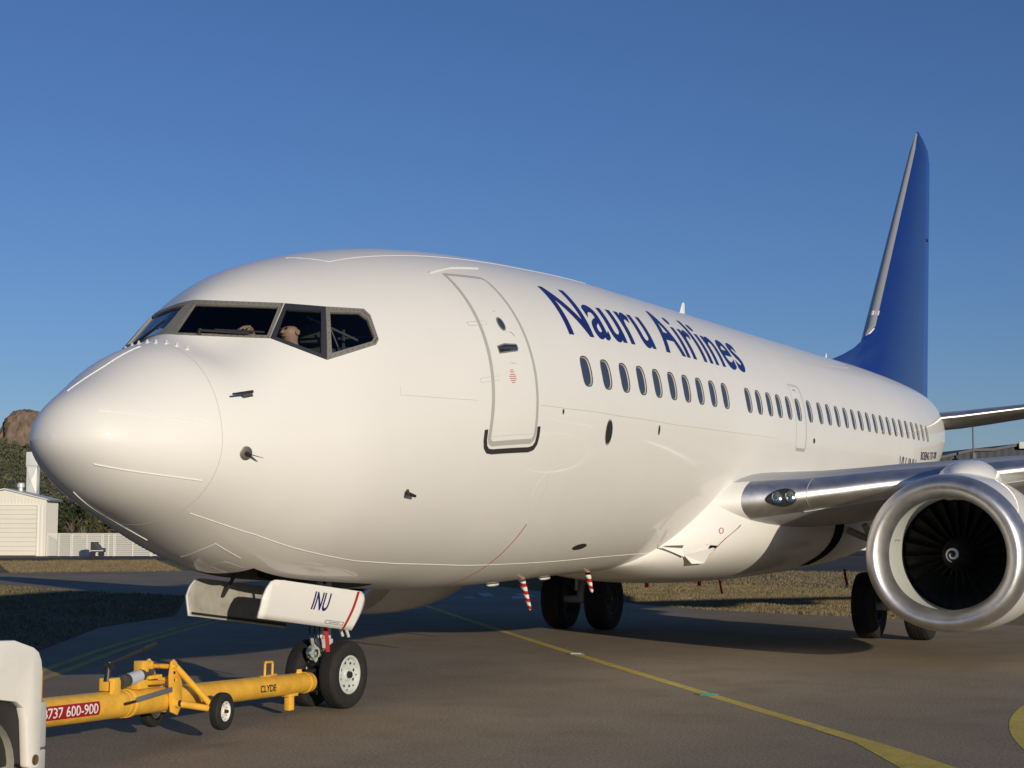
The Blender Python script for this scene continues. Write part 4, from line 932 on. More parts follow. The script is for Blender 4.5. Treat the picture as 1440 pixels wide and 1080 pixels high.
# ------------------------------------------------------------------ tow bar
TA = Vector((3.62, -.03, .285)); TBv = (Vector((-1.9, -.99, .535))-TA).normalized(); TL = Vector((.171, -.985, 0)); TU = TL.cross(TBv).normalized()
if TU.z < 0: TU = -TU
def T(d, s=0, h=0): return TA+TBv*d+TL*s+TU*h
TOW = empty('tow_bar', 'yellow tow bar on two small wheels between tug and nose gear', 'tow bar', (1.2, -.45, 0))
TINV = Matrix.Translation((-1.2, .45, 0))
def TP(o): o.parent = TOW; o.matrix_parent_inverse = TINV; return o
R0_ = .102
g = G(); g.lathe([(-.02, R0_*.98), (0, R0_), (3.42, R0_)], TA, TBv, 40, True); g.lathe([(3.40, .107), (5.9, .107)], TA, TBv, 40, True, True); TUBE = TP(g.build('main_tube', YEL, ang=40))
for d, r, wd in ((2.72, .112, .05), (2.80, .108, .03), (3.38, .114, .05), (3.47, .111, .03), (.06, .106, .05)):
    g = G(); g.lathe([(d, r*.97), (d, r), (d+wd, r), (d+wd, r*.97)], TA, TBv, 40, True, True); TP(g.build('collar_ring', YEL, bevel=.003))
g = G(); g.tube(T(-.02), T(-.16), .055, .05); g.box(T(-.20, 0, 0), (.10, .14, .07)); g.box(T(-.22, .05, .0), (.16, .02, .09)); g.box(T(-.22, -.05, .0), (.16, .02, .09)); g.tube(T(-.24, -.09), T(-.24, .09), .02)
TP(g.build('tow_head', DARKMET, bevel=.005))
g = G(); pts = [T(.80, 0, .10), T(.80, 0, .215), T(.815, 0, .23), T(.945, 0, .23), T(.96, 0, .215), T(.96, 0, .10)]; g.path(pts, .012, 10); g.box(T(.88, 0, .105), (.26, .05, .012), Matrix.Rotation(.17, 3, 'Z')); TP(g.build('lift_handle', YEL))
for s in (-.03, .03, 0):
    g = G(); g.tube(T(.20+s, 0, .095), T(.20+s, 0, .135), .013, .013, 6); g.tube(T(.20+s, 0, .10), T(.20+s, 0, .112), .02, .02, 12); TP(g.build('bolt', YEL))
g = G(); g.box(T(.40, 0, -.17), (.085, .06, .16)); g.box(T(.40, 0, -.10), (.16, .10, .03)); TP(g.build('rest_foot', YEL, bevel=.006))
# wheel carriage
for s in (-1, 1):
    WC = T(2.42, s*.33, -.115); c = WC
    g = G(); g.tube(T(2.86, s*.12, .27), T(2.46, s*.27, -.085), .026, .026); g.tube(T(2.84, s*.13, -.03), T(2.44, s*.30, -.105), .030, .026)
    g.tube(T(2.44, s*.22, -.10), T(2.42, s*.36, -.115), .022); g.tube(T(2.84, s*.10, -.03), T(2.84, s*.16, -.03), .035); TP(g.build('carriage_arm', YEL))
    g = G(); pl = [(2.90, -.10), (2.80, -.13), (2.73, -.05), (2.74, .12), (2.84, .30), (2.89, .33), (2.93, .31), (2.95, .2), (2.93, .02)]
    g.prism([T(d, s*.105, h) for d, h in pl], TL*s*.018); TP(g.build('bracket_plate', YEL, bevel=.003))
    g = G()
    for d, h in ((2.90, .28), (2.885, .22), (2.87, .16)): g.tube(T(d, s*.12, h), T(d, s*.130, h), .014, .012, 10)
    g.tube(T(2.84, s*.13, -.03), T(2.84, s*.165, -.03), .03, .028, 12); TP(g.build('bolt', DARKMET))
    n0 = len(bpy.data.objects); wheel_root = None
    tyre = wheel(None, (0, 0, 0), .157, .092, .082, -1, RIMW2, 5, RUB); rim = [o for o in bpy.data.objects if o.name.startswith('rim') and o.parent is None][0]
    for o in (tyre, rim): o.location = WC; o.rotation_euler = (0, 0, .172)
    tyre.parent = TOW; tyre.matrix_parent_inverse = TINV; rim.parent = TOW; rim.matrix_parent_inverse = TINV
g = G(); g.tube(T(2.90, -.14, .27), T(2.90, .14, .27), .02); g.tube(T(2.86, -.14, .16), T(2.86, .14, .16), .018); g.tube(T(2.91, 0, .27), T(3.22, 0, .285), .018); g.box(T(3.08, 0, .285), (.03, .07, .06)); g.box(T(3.2, 0, .28), (.08, .09, .09)); g.box(T(3.04, 0, .19), (.16, .1, .03)); g.tube(T(2.88, .02, .14), T(3.3, .02, .15), .02); g.box(T(3.25, .0, .14), (.12, .12, .07)); TP(g.build('jack_linkage', YEL, bevel=.004))
g = G(); g.lathe([(0, .05), (.06, .058), (.07, .05), (.34, .05), (.36, .04), (.37, .026), (.5, .026)], T(3.56, .02, .165), (T(3.05, .02, .235)-T(3.56, .02, .165)), 24, True, True); JACK = TP(g.build('hydraulic_jack', mat('jack_grey', (.10, .10, .095), rough=.45, metal=.3, var=.3, vscale=10), ang=40))
g = G(); g.lathe([(.12, .0512), (.30, .0512)], T(3.56, .02, .165), (T(3.05, .02, .235)-T(3.56, .02, .165)), 24); g.build('jack_label', mat('label_grey', (.52, .54, .60), rough=.5), JACK)
g = G(); g.box(T(3.66, 0, .16), (.10, .13, .10), Matrix.Rotation(.17, 3, 'Z')); g.box(T(3.66, .05, .12), (.14, .02, .14), Matrix.Rotation(.17, 3, 'Z')); TP(g.build('jack_base', YEL, bevel=.008))
g = G(); g.tube(T(3.70, 0, .18), T(3.68, 0, .33), .028, .024); g.tube(T(3.76, 0, .30), T(3.05, -.02, .435), .012); g.tube(T(3.16, -.017, .412), T(2.96, -.02, .452), .02, .018); g.box(T(3.68, 0, .30), (.05, .06, .05)); TP(g.build('jack_handle', DARKMET))
g = G(); a = T(3.44, .115, .03); b = T(2.92, .125, .085); g.box((a+b)/2, ((b-a).length, .02, .04), Vector((1, 0, 0)).rotation_difference(b-a).to_matrix()); TP(g.build('lock_bar', mat('bar_grey', (.20, .21, .22), rough=.5, metal=.4), bevel=.003))
g = G(); g.tube(T(3.46, .112, .02), T(3.62, .118, .01), .012); TP(g.build('lock_pin', DARKMET))
# red plate and lettering on the tube
def TC(d, ang, r): return T(d, r*math.cos(ang), r*math.sin(ang))
g = G(); g.loft([[TC(d, a, .1085) for a in np.linspace(-.48, .50, 8)] for d in np.linspace(3.95, 4.76, 8)], False); PLATE = TP(g.build('red_plate', mat('plate_red', (.36, .012, .015), rough=.5)))
map_words('plate_lettering', text_mesh('B737 600-900', 1.0, .01), [.375], lambda u, v: TC(4.70-u*.72, -.34+v*.70, .110), mat('plate_white', (.82, .80, .78), rough=.5), PLATE, .5, .12)
g = G(); STENC = mat('stencil_black', (.05, .035, .02), rough=.7)
map_text('stencil_lettering', text_mesh('CLYDE', 1.0, .03), lambda u, v: TC(1.24-u*.33, -.36+v*.66, .1035), STENC, TUBE, .4, .1)

# ------------------------------------------------------------------ tug (only its rear corner is in the frame)
EH = Vector((TBv.x, TBv.y, 0)).normalized(); UB = TA+TBv*5.74; UB = Vector((UB.x, UB.y, 0))
TUG = empty('aircraft_tug', 'low white aircraft tug at the left picture edge', 'tug', UB)
UINV = Matrix.Translation(-UB)
def U(u, s, z): return UB+EH*u+TL*s+Vector((0, 0, z))
def UP(o): o.parent = TUG; o.matrix_parent_inverse = UINV; return o
TUGW = mat('tug_white', (.90, .87, .79), rough=.4, coat=.3, var=.08, vscale=5)
side = [(0, .325), (0, .92), (.012, .98), (.045, 1.035), (.10, 1.068), (.30, 1.125), (.8, 1.15), (2.9, 1.15), (3.2, 1.0), (3.3, .5), (3.28, .30), (2.85, .30), (2.8, .62), (2.62, .76), (2.05, .76), (1.87, .62), (1.82, .30), (1.5, .30), (1.44, .60), (1.32, .72), (1.1, .775), (.45, .775), (.27, .745), (.195, .70), (.165, .62), (.135, .33), (.10, .312), (.03, .312)]
for s in (-1, 1):
    g = G(); g.prism([U(u, s*.74, z) for u, z in side], TL*s*.06); UP(g.build('side_panel', TUGW, bevel=.012))
g = G(); g.prism([U(u, -.74, z) for u, z in [(.02, .30), (.02, .92), (.10, 1.05), (.8, 1.13), (2.9, 1.13), (3.2, .98), (3.28, .5), (3.2, .35), (1.9, .35), (1.8, .5), (1.6, .5), (1.5, .35), (.16, .35)]], TL*1.48); UP(g.build('chassis', mat('tug_dark', (.03, .028, .027), rough=.7), bevel=.01))
for s in (-1, 1):
    for u in (.79, 2.33):
        t_ = wheel(None, (0, 0, 0), .36, .24, .20, -1, mat('tug_rim', (.35, .35, .33), rough=.5, var=.3, vscale=9), 6, RUB); r_ = [o for o in bpy.data.objects if o.name.startswith('rim') and o.parent is None][0]
        for o in (t_, r_): o.location = U(u, s*.66, .36); o.rotation_euler = (0, 0, .172+(math.pi if s < 0 else 0)); o.parent = TUG; o.matrix_parent_inverse = UINV
    g = G(); g.loft([[U(.215+.575*(1-math.cos(a)) if False else .79-.52*math.cos(a), s*.795, .36+.375*math.sin(a)) for a in np.linspace(-.1, math.pi+.1, 20)], [U(.79-.52*math.cos(a), s*.60, .36+.375*math.sin(a)) for a in np.linspace(-.1, math.pi+.1, 20)]], False); UP(g.build('wheel_arch', mat('arch_grey', (.40, .38, .33), rough=.6, var=.35, vscale=7)))
g = G(); g.box(U(-.015, .75, .815), (.03, .07, .20), Matrix.Rotation(.172, 3, 'Z')); UP(g.build('marker_light', mat('amber_lens', (.75, .28, .02), rough=.3, coat=.4), bevel=.01))
TUGG = mat('bumper_grey', (.50, .50, .49), rough=.5, var=.1, vscale=6)
for z, h, d in ((.57, .29, .055), (.35, .13, .055)):
    g = G(); g.box(U(-.035, .45, z), (d+.05, .66, h), Matrix.Rotation(.172, 3, 'Z')); UP(g.build('rear_bumper', TUGG, bevel=.012))
g = G(); g.lathe([(0, .034), (.006, .032), (.0, .022), (-.0, .004)], U(.06, .801, .365), TL, 18, False, True); UP(g.build('tie_down', mat('tie_brass', (.22, .15, .07), rough=.5, metal=.6)))
g = G(); g.box(U(-.05, 0, .50), (.25, .2, .2), Matrix.Rotation(.172, 3, 'Z')); UP(g.build('hitch', DARKMET, bevel=.01))
g = G(); g.box(U(1.6, .2, 1.30), (.5, .5, .12), Matrix.Rotation(.172, 3, 'Z')); g.box(U(1.36, .2, 1.5), (.1, .5, .4), Matrix.Rotation(.172, 3, 'Z')); UP(g.build('driver_seat', SEAL, bevel=.03))
g = G(); g.tube(U(2.3, .2, 1.15), U(2.1, .2, 1.45), .03); g.lathe([(0, .17), (.02, .19), (.04, .17)], U(2.08, .2, 1.45), (U(2.1, .2, 1.45)-U(2.3, .2, 1.15)), 20); UP(g.build('steering_wheel', SEAL))

# ------------------------------------------------------------------ ground
def ground_mat(name, c0, c1, c2, fine=90., mid=.35, rough=.9, bump=.5, fine_amt=.5, streak=None):
    m = bpy.data.materials.new(name); m.use_nodes = True; t = m.node_tree; b = t.nodes['Principled BSDF']; b.inputs['Roughness'].default_value = rough
    b.inputs['Specular IOR Level'].default_value = .25
    tc = t.nodes.new('ShaderNodeTexCoord')
    def noise(sc, det=5, ro=.6, vec=None):
        n = t.nodes.new('ShaderNodeTexNoise'); n.inputs['Scale'].default_value = sc; n.inputs['Detail'].default_value = det; n.inputs['Roughness'].default_value = ro
        t.links.new(vec or tc.outputs['Object'], n.inputs['Vector']); return n
    n1 = noise(mid, 8, .65); n2 = noise(fine, 3, .7); n3 = noise(mid*7, 6, .6)
    r1 = t.nodes.new('ShaderNodeValToRGB'); r1.color_ramp.elements[0].position = .35; r1.color_ramp.elements[1].position = .66
    r1.color_ramp.elements[0].color = (*c0, 1); r1.color_ramp.elements[1].color = (*c1, 1); t.links.new(n1.outputs[0], r1.inputs[0])
    mx = t.nodes.new('ShaderNodeMix'); mx.data_type = 'RGBA'; mx.blend_type = 'MIX'; mx.inputs[7].default_value = (*c2, 1)
    r3 = t.nodes.new('ShaderNodeMapRange'); r3.inputs[1].default_value = .48; r3.inputs[2].default_value = .75; t.links.new(n3.outputs[0], r3.inputs[0])
    ms = t.nodes.new('ShaderNodeMath'); ms.operation = 'MULTIPLY'; ms.inputs[1].default_value = .6; t.links.new(r3.outputs[0], ms.inputs[0])
    t.links.new(ms.outputs[0], mx.inputs[0]); t.links.new(r1.outputs[0], mx.inputs[6])
    m2 = t.nodes.new('ShaderNodeMix'); m2.data_type = 'RGBA'; m2.blend_type = 'MULTIPLY'; m2.inputs[0].default_value = fine_amt
    r2 = t.nodes.new('ShaderNodeValToRGB'); r2.color_ramp.elements[0].position = .3; r2.color_ramp.elements[1].position = .75; r2.color_ramp.elements[0].color = (.35, .35, .35, 1); r2.color_ramp.elements[1].color = (1.5, 1.5, 1.5, 1)
    t.links.new(n2.outputs[0], r2.inputs[0]); t.links.new(mx.outputs[2], m2.inputs[6]); t.links.new(r2.outputs[0], m2.inputs[7])
    n4 = noise(fine*3.4, 2, .6); r4 = t.nodes.new('ShaderNodeValToRGB'); r4.color_ramp.elements[0].position = .32; r4.color_ramp.elements[1].position = .68
    r4.color_ramp.elements[0].color = (.45, .45, .45, 1); r4.color_ramp.elements[1].color = (1.45, 1.45, 1.45, 1); t.links.new(n4.outputs[0], r4.inputs[0])
    m4 = t.nodes.new('ShaderNodeMix'); m4.data_type = 'RGBA'; m4.blend_type = 'MULTIPLY'; m4.inputs[0].default_value = fine_amt*.8
    t.links.new(m2.outputs[2], m4.inputs[6]); t.links.new(r4.outputs[0], m4.inputs[7]); t.links.new(m4.outputs[2], b.inputs['Base Color'])
    bp = t.nodes.new('ShaderNodeBump'); bp.inputs['Strength'].default_value = bump; bp.inputs['Distance'].default_value = .006
    t.links.new(n2.outputs[0], bp.inputs['Height']); t.links.new(bp.outputs[0], b.inputs['Normal'])
    return m
ASPH = ground_mat('asphalt', (.285, .226, .152), (.385, .310, .216), (.235, .186, .128), fine=38, mid=.16, bump=.6, fine_amt=.75)
ASPHD = ground_mat('asphalt_dark', (.060, .056, .055), (.085, .08, .076), (.05, .048, .046), fine=40, mid=.12, bump=.3)
DRYG = ground_mat('dry_grass_ground', (.165, .122, .060), (.23, .175, .09), (.12, .10, .045), fine=14, mid=.12, bump=.6, fine_amt=.6)
YLINE = ground_mat('yellow_line_paint', (.58, .44, .09), (.76, .60, .15), (.40, .31, .10), fine=45, mid=1.2, bump=.2, fine_amt=.35)
YLINED = ground_mat('yellow_line_worn', (.46, .36, .08), (.60, .48, .12), (.34, .27, .10), fine=45, mid=1.2, bump=.2, fine_amt=.35)
WLINE = ground_mat('white_line_paint', (.45, .44, .42), (.60, .59, .56), (.34, .33, .32), fine=45, mid=1.0, bump=.2, fine_amt=.4)
sheet('ground', [(-1500, -1500), (3000, -1500), (3000, 3000), (-1500, 3000)], -.03, DRYG)
sheet('apron', [(-60, -70), (-8, -70), (21.3-.45*66, -70), (21.3, -4.2), (22.73, -.77), (23.24, 1.14), (23.91, 3.0), (25.6, 5.43), (26.72, 6.46), (31.4, 10.9), (35.7, 15.1), (41.5, 25.5), (44, 34), (38, 38.6), (27, 47), (10, 60), (-60, 60)], 0, ASPH)
sheet('taxi_road', [(46, 80), (50, 61), (58, 55), (68, 47), (82, 39), (88, 44), (74, 54), (62, 66), (52, 84)], -.012, ASPHD)
sheet('hangar_apron', [(58, 20.8), (57.5, 8), (56, -6), (50, -40), (140, -60), (150, 20), (80, 30)], -.012, ASPHD)  # dark asphalt colour stands in for the shaded strip before the hangar
sheet('shed_apron', [(54.5, 57.4), (62.4, 52), (75, 45), (100, 60), (80, 100), (50, 80)], -.016, ground_mat('pale_asphalt', (.17, .15, .125), (.22, .195, .16), (.14, .12, .1), fine=20, mid=.1))
ISL = [(8.26, 8.0), (12.81, 10.94), (16.5, 12.2), (24.2, 18.1), (24.74, 22.1), (27.2, 28.0), (26, 34), (14, 36), (2, 17), (7.6, 8.75)]
sheet('grass_island', ISL, .008, ground_mat('island_grass_ground', (.14, .112, .055), (.21, .165, .085), (.09, .085, .04), fine=14, mid=.25, bump=.6, fine_amt=.6))
def line_sheet(name, pts, wd, z, m, kind='structure'):
    g = G(); L = []; R_ = []; pts = [Vector(p) for p in pts]
    for i, p in enumerate(pts):
        d = (pts[min(i+1, len(pts)-1)]-pts[max(i-1, 0)]).normalized(); n = Vector((-d.y, d.x))*wd/2; L.append((p.x+n.x, p.y+n.y, z)); R_.append((p.x-n.x, p.y-n.y, z))
    g.loft([L, R_], False); o = g.build(name, m, smooth=False); o['kind'] = kind; return o
def bez(p, n=40):
    P_ = [Vector(a) for a in p]; out = []
    for i in range(len(P_)-1):
        a, b, c, d = P_[max(i-1, 0)], P_[i], P_[i+1], P_[min(i+2, len(P_)-1)]
        for k in range(n):
            t = k/n; out.append(.5*((2*b)+(c-a)*t+(2*a-5*b+4*c-d)*t*t+(3*b-a-3*c+d)*t**3))
    return out+[P_[-1]]
line_sheet('taxi_line', bez([(-4.0, -13.2), (1.6, -7.55), (3.75, -5.76), (6.89, -3.117), (11.6, .80), (17, 5.2), (22.56, 9.63), (30, 15.4)]), .15, .002, YLINE)
line_sheet('taxi_line_branch', bez([(4.6, -5.02), (3.6, -5.78), (2.6, -6.30), (1.2, -6.9), (-2, -7.9)]), .15, .004, YLINE)
line_sheet('taxi_line_edge', bez([(-3, 1.6), (2, 3.4), (5.23, 4.90), (9.5, 7.30), (14.8, 9.92), (20, 12.2)]), .14, .002, YLINED)
line_sheet('taxi_line_edge', bez([(-3, 1.95), (2, 3.75), (5.1, 5.18), (9.4, 7.58), (14.7, 10.2), (20, 12.5)]), .14, .002, YLINED)
sheet('taxi_line_wedge', [(4.35, -5.24), (2.62, -6.18), (1.2, -6.85), (1.2, -7.85), (2.75, -6.62)], .003, YLINE)
g = G(); cc = Vector((6.0, -7.42)); rr = []
for r, r2 in ((3.4, .98), (2.4, .50)):
    rr.append([(cc.x+math.cos(a)*r-math.sin(a)*r2*.15, cc.y+math.sin(a)*r2+math.cos(a)*r*.15, .002) for a in np.linspace(0, 2*math.pi, 48, endpoint=False)])
g.loft(rr); o = g.build('painted_ring', YLINE, smooth=False); o['kind'] = 'structure'
for k, (a, b) in enumerate([((56, 57.8), (70, 47.6)), ((40, 37.0), (44, 33.8)), ((36.0, 33.5), (38.2, 31.5)), ((40.5, 29.4), (43, 27.2))]):
    if k: line_sheet('taxiway_dash', [a, b], .18, .004, WLINE)
# faded painted characters on the apron beneath the fuselage
ch = [[(28.9, 13.5), (27.8, 12.6), (28.1, 11.8)], [(27.5, 12.5), (26.6, 11.6), (27.2, 11.0), (26.5, 10.6)], [(29.6, 11.9), (27.6, 10.6), (28.4, 10.2), (26.6, 9.2)], [(29.8, 10.9), (28.2, 9.6), (28.9, 9.2)]]
for c_ in ch: line_sheet('painted_character', c_, .34, .004, WLINE)
# raised taxiway reflectors
for lab, x, y, col in (('pale taxiway reflector on the yellow line nearer the main wheels', 11.25, .50, (.55, .55, .50)), ('green taxiway reflector on the yellow line nearer the camera', 6.89, -3.10, (.02, .38, .28))):
    E_ = empty('taxiway_reflector', lab, 'reflector', (x, y, 0), .3, 'reflectors on the yellow line')
    g = G(); g.prism([(-.06, -.10, .0), (.06, -.10, .0), (.035, -.085, .022), (-.035, -.085, .022)], (0, .20, 0)); g.build('housing', mat('reflector_grey', (.22, .21, .17), rough=.5), E_, bevel=.003)
    g = G(); g.prism([(-.056, -.06, .012), (-.040, -.06, .026), (-.03, -.06, .026), (-.03, -.06, .012)], (0, .15, 0)); g.build('lens', mat('lens_%d' % int(col[0]*100), col, rough=.2, coat=.5), E_)

# grass blades
def in_poly(px, py, poly):
    c = np.zeros(len(px), bool); j = len(poly)-1
    for i in range(len(poly)):
        xi, yi = poly[i]; xj, yj = poly[j]
        k = ((yi > py) != (yj > py)) & (px < (xj-xi)*(py-yi)/(yj-yi+1e-12)+xi); c ^= k; j = i
    return c
def blades(name, label, poly, n, h0, h1, m, z0, near=None):
    x0, x1 = min(p[0] for p in poly), max(p[0] for p in poly); y0, y1 = min(p[1] for p in poly), max(p[1] for p in poly)
    px = RNG.uniform(x0, x1, n*4); py = RNG.uniform(y0, y1, n*4); k = in_poly(px, py, poly); px, py = px[k][:n], py[k][:n]; n = len(px)
    cl = .5+.5*np.sin(px*1.7+np.sin(py*1.1)*2)*np.sin(py*1.3+px*.4); h = (h0+(h1-h0)*RNG.random(n))*(.55+.6*cl); a = RNG.uniform(0, math.pi, n); wd = RNG.uniform(.005, .012, n)*1.2
    lx = RNG.normal(0, .5, n)*h; ly = RNG.normal(0, .5, n)*h; V = np.empty((n, 3, 3))
    V[:, 0] = np.c_[px-np.cos(a)*wd, py-np.sin(a)*wd, np.full(n, z0)]; V[:, 1] = np.c_[px+np.cos(a)*wd, py+np.sin(a)*wd, np.full(n, z0)]; V[:, 2] = np.c_[px+lx, py+ly, z0+h]
    me_ = bpy.data.meshes.new(name); me_.vertices.add(n*3); me_.vertices.foreach_set('co', V.ravel()); me_.loops.add(n*3); me_.loops.foreach_set('vertex_index', np.arange(n*3))
    me_.polygons.add(n); me_.polygons.foreach_set('loop_start', np.arange(0, n*3, 3)); me_.polygons.foreach_set('loop_total', np.full(n, 3)); me_.materials.append(m); me_.update(); me_.validate()
    return tag(link(name, me_), label, 'grass', None, 'stuff')
BL = mat('dry_blades', (.30, .232, .125), rough=.8, var=.5, vscale=1.3, dark=(.15, .12, .055)); BL2 = mat('green_dry_blades', (.25, .195, .105), rough=.8, var=.6, vscale=.8, dark=(.105, .095, .042))
blades('grass', 'dry mown grass beyond the taxiway under the wing', [(21.6, -3.4), (22.9, -.77), (23.4, 1.14), (24.1, 3.0), (25.8, 5.43), (26.9, 6.46), (31.5, 10.9), (36, 15), (42, 18), (40, 8), (36, -3)], 95000, .02, .07, BL, -.03)
blades('grass', 'sparse far dry grass between taxiway and hangar', [(36, -3), (40, 8), (42, 18), (58, 21), (57, 8), (54, -6)], 30000, .04, .11, BL, -.03)
blades('grass', 'half green grass on the traffic island behind the tow bar', ISL, 60000, .03, .10, BL2, .008)
blades('grass', 'strip of dry grass in front of the cream shed', [(38.5, 38.9), (44.2, 34.5), (62, 51), (55, 56.5)], 22000, .05, .14, BL, -.03)

# ------------------------------------------------------------------ background, laid out along the view axis: lateral, distance
FH = Vector((math.cos(YAW), math.sin(YAW), 0)); RH = Vector((math.sin(YAW), -math.cos(YAW), 0)); RZ = math.atan2(RH.y, RH.x); C0 = Vector((CAM.x, CAM.y, 0))
def LP(lat, dep, z=0): return C0+FH*dep+RH*lat+Vector((0, 0, z))
def corr(g, x0, x1, z0, z1, y, pitch=.25, amp=.02, m=None, axis='x'):
    n = max(2, int((x1-x0)/pitch)*4); xs_ = np.linspace(x0, x1, n+1); r0, r1 = [], []
    for i, x in enumerate(xs_):
        d = amp*(1 if (i % 4) in (1, 2) else -1); p = (x, y+d) if axis == 'x' else (y+d, x); r0.append((p[0], p[1], z0)); r1.append((p[0], p[1], z1))
    g.loft([r0, r1], False, m=m)
CREAM = mat('shed_cream', (.78, .75, .67), rough=.55, var=.06, vscale=.6); CREAMD = mat('shed_door_cream', (.76, .73, .64), rough=.5, var=.05, vscale=.8)
# shed: local x to the right, y away
SH = empty('storage_shed', 'small cream metal shed with closed roller door at far left', 'shed', LP(-33.8, 103), RZ)
g = G(); gx0, gx1, eave, ridge, dp_ = -3.0, 2.80, 3.78, 4.36, 2.7
corr(g, gx0, gx1, 3.36, 3.80, 0, .22, .004); g.add([(gx0, .02, 3.78), (gx1, .02, 3.78), (0, .02, ridge)], [(0, 1, 2)])
corr(g, 2.25, gx1, 0, 3.36, 0, .22, .008); corr(g, gx0, -2.7, 0, 3.36, 0, .22, .008); corr(g, 0.0, dp_, 0, 3.72, gx1, .22, .012, axis='y'); corr(g, 0.0, dp_, 0, 3.72, gx0, .22, .012, axis='y'); g.add([(gx0, dp_, 0), (gx1, dp_, 0), (gx1, dp_, 3.72), (0, dp_, ridge), (gx0, dp_, 3.72)], [(0, 1, 2, 3, 4)]); g.build('wall', CREAM, SH, smooth=False)
g = G(); g.prism([(gx0-.12, -.12, 3.70), (0, -.12, ridge+.05), (gx1+.12, -.12, 3.70), (gx1+.12, -.12, 3.78), (0, -.12, ridge+.14), (gx0-.12, -.12, 3.78)], (0, dp_+.24, 0)); RF = g.build('roof', mat('shed_roof', (.62, .61, .56), rough=.45), SH)
g = G(); g.lathe([(0, .16), (.3, .16), (.34, .24), (.5, .26), (.62, .2), (.66, .05)], (.62, 1.4, ridge-.1), (0, 0, 1), 16, False, True); g.build('roof_vent', mat('vent_alloy', (.7, .7, .68), rough=.4, metal=.3), RF)
g = G(); g.box((gx1+.2, dp_/2, 3.70), (.14, dp_+.2, .12)); g.build('gutter', mat('gutter_blue_grey', (.18, .20, .25), rough=.5), RF)
for k in range(11):
    g = G(); g.prism([(-2.68, .06, .03+k*.302), (-2.68, .02, .05+k*.302), (-2.68, .02, .31+k*.302), (-2.68, .06, .33+k*.302)], (4.9, 0, 0)); g.build('door_slat', CREAMD, SH)
g = G()
for x in (-2.72, 2.25): g.box((x, -.02, 1.68), (.07, .06, 3.36))
g.box((-.24, -.02, 3.37), (5.0, .08, .07)); g.build('door_frame', CREAM, SH)
# sheet metal duct behind the shed
DU = empty('metal_duct', 'tall white sheet metal duct standing behind the shed', 'duct', LP(-34.1, 110), RZ); DW = mat('duct_white', (.72, .73, .70), rough=.4, metal=.1, var=.08, vscale=2)
for z0, z1 in ((0, 2.1), (2.1, 4.2), (4.2, 6.2)):
    g = G(); c = (0, -.45, (z0+z1)/2); q = [(-.36, -.36, z0+.03), (.36, -.36, z0+.03), (.36, -.36, z1-.03), (-.36, -.36, z1-.03)]; g.add(q+[c], [(0, 1, 4), (1, 2, 4), (2, 3, 4), (3, 0, 4)])
    q2 = [(.36, -.36, z0+.03), (.36, .36, z0+.03), (.36, .36, z1-.03), (.36, -.36, z1-.03)]; g.add(q2+[(.45, 0, (z0+z1)/2)], [(0, 1, 4), (1, 2, 4), (2, 3, 4), (3, 0, 4)])
    q3 = [(-.36, -.36, z0+.03), (-.36, .36, z0+.03), (-.36, .36, z1-.03), (-.36, -.36, z1-.03)]; g.add(q3, [(0, 1, 2, 3)]); g.add([(-.36, .36, z0+.03), (.36, .36, z0+.03), (.36, .36, z1-.03), (-.36, .36, z1-.03)], [(0, 1, 2, 3)]); g.build('duct_section', DW, DU, smooth=False)
    g = G(); g.box((0, 0, z1), (.80, .80, .07)); g.build('duct_flange', DW, DU)
g = G(); g.box((0, 0, 6.75), (.84, .84, 1.0)); g.build('duct_cap', DW, DU, bevel=.03)
# white slat fence
FW = mat('fence_white', (.70, .69, .63), rough=.5)
x = -30.95; spans = [(1.62, 'closed white slat gate beside the shed', 'slat_gate'), (2.0, 'white slat fence panel just right of the gate', 'slat_fence'), (.75, 'narrow white fence panel left of the dark cart', 'slat_fence'), (2.4, 'white slat fence panel behind the dark cart', 'slat_fence'), (2.2, 'rightmost white slat fence panel under the nose', 'slat_fence')]
for k, (L_, lab, nm) in enumerate(spans):
    Fz = empty(nm, lab, 'gate' if 'gate' in nm else 'fence', LP(x, 103.2), RZ)
    n = 11 if k != 2 else 11
    for j in range(n):
        g = G(); g.box((L_/2, 0, .07+j*.132), (L_-.08, .02, .082 if k != 1 else .09)); g.build('slat', FW, Fz)
    for xx in (0.02, L_/2, L_-.02):
        g = G(); g.box((xx, -.03, .75), (.07, .05, 1.5)); g.build('post', FW, Fz)
    g = G(); g.box((L_/2, -.02, 1.49), (L_, .07, .05)); g.build('top_rail', FW, Fz)
    x += L_+.05
# dark utility cart by the fence
CT = empty('utility_cart', 'small dark utility cart parked against the white fence', 'cart', LP(-26.8, 100.5), RZ); CM = mat('cart_dark', (.05, .05, .055), rough=.5)
g = G(); g.prism([(-.42, -.3, .32), (.42, -.3, .32), (.42, -.3, .55), (.15, -.3, .60), (.10, -.3, .75), (-.02, -.3, .78), (-.05, -.3, .95), (-.42, -.3, .95)], (0, .6, 0)); g.build('body', CM, CT, bevel=.03)
for xx in (-.25, .28):
    g = G(); g.lathe([(-.08, .12), (-.08, .19), (.08, .19), (.08, .12)], (xx, -.3, .19), (0, 1, 0), 20, True, True); g.build('wheel', SEAL, CT)
g = G(); g.box((0.02, -.33, .40), (.8, .03, .05)); g.box((-.1, -.34, .16), (.2, .03, .12)); g.build('bumper', FW, CT)
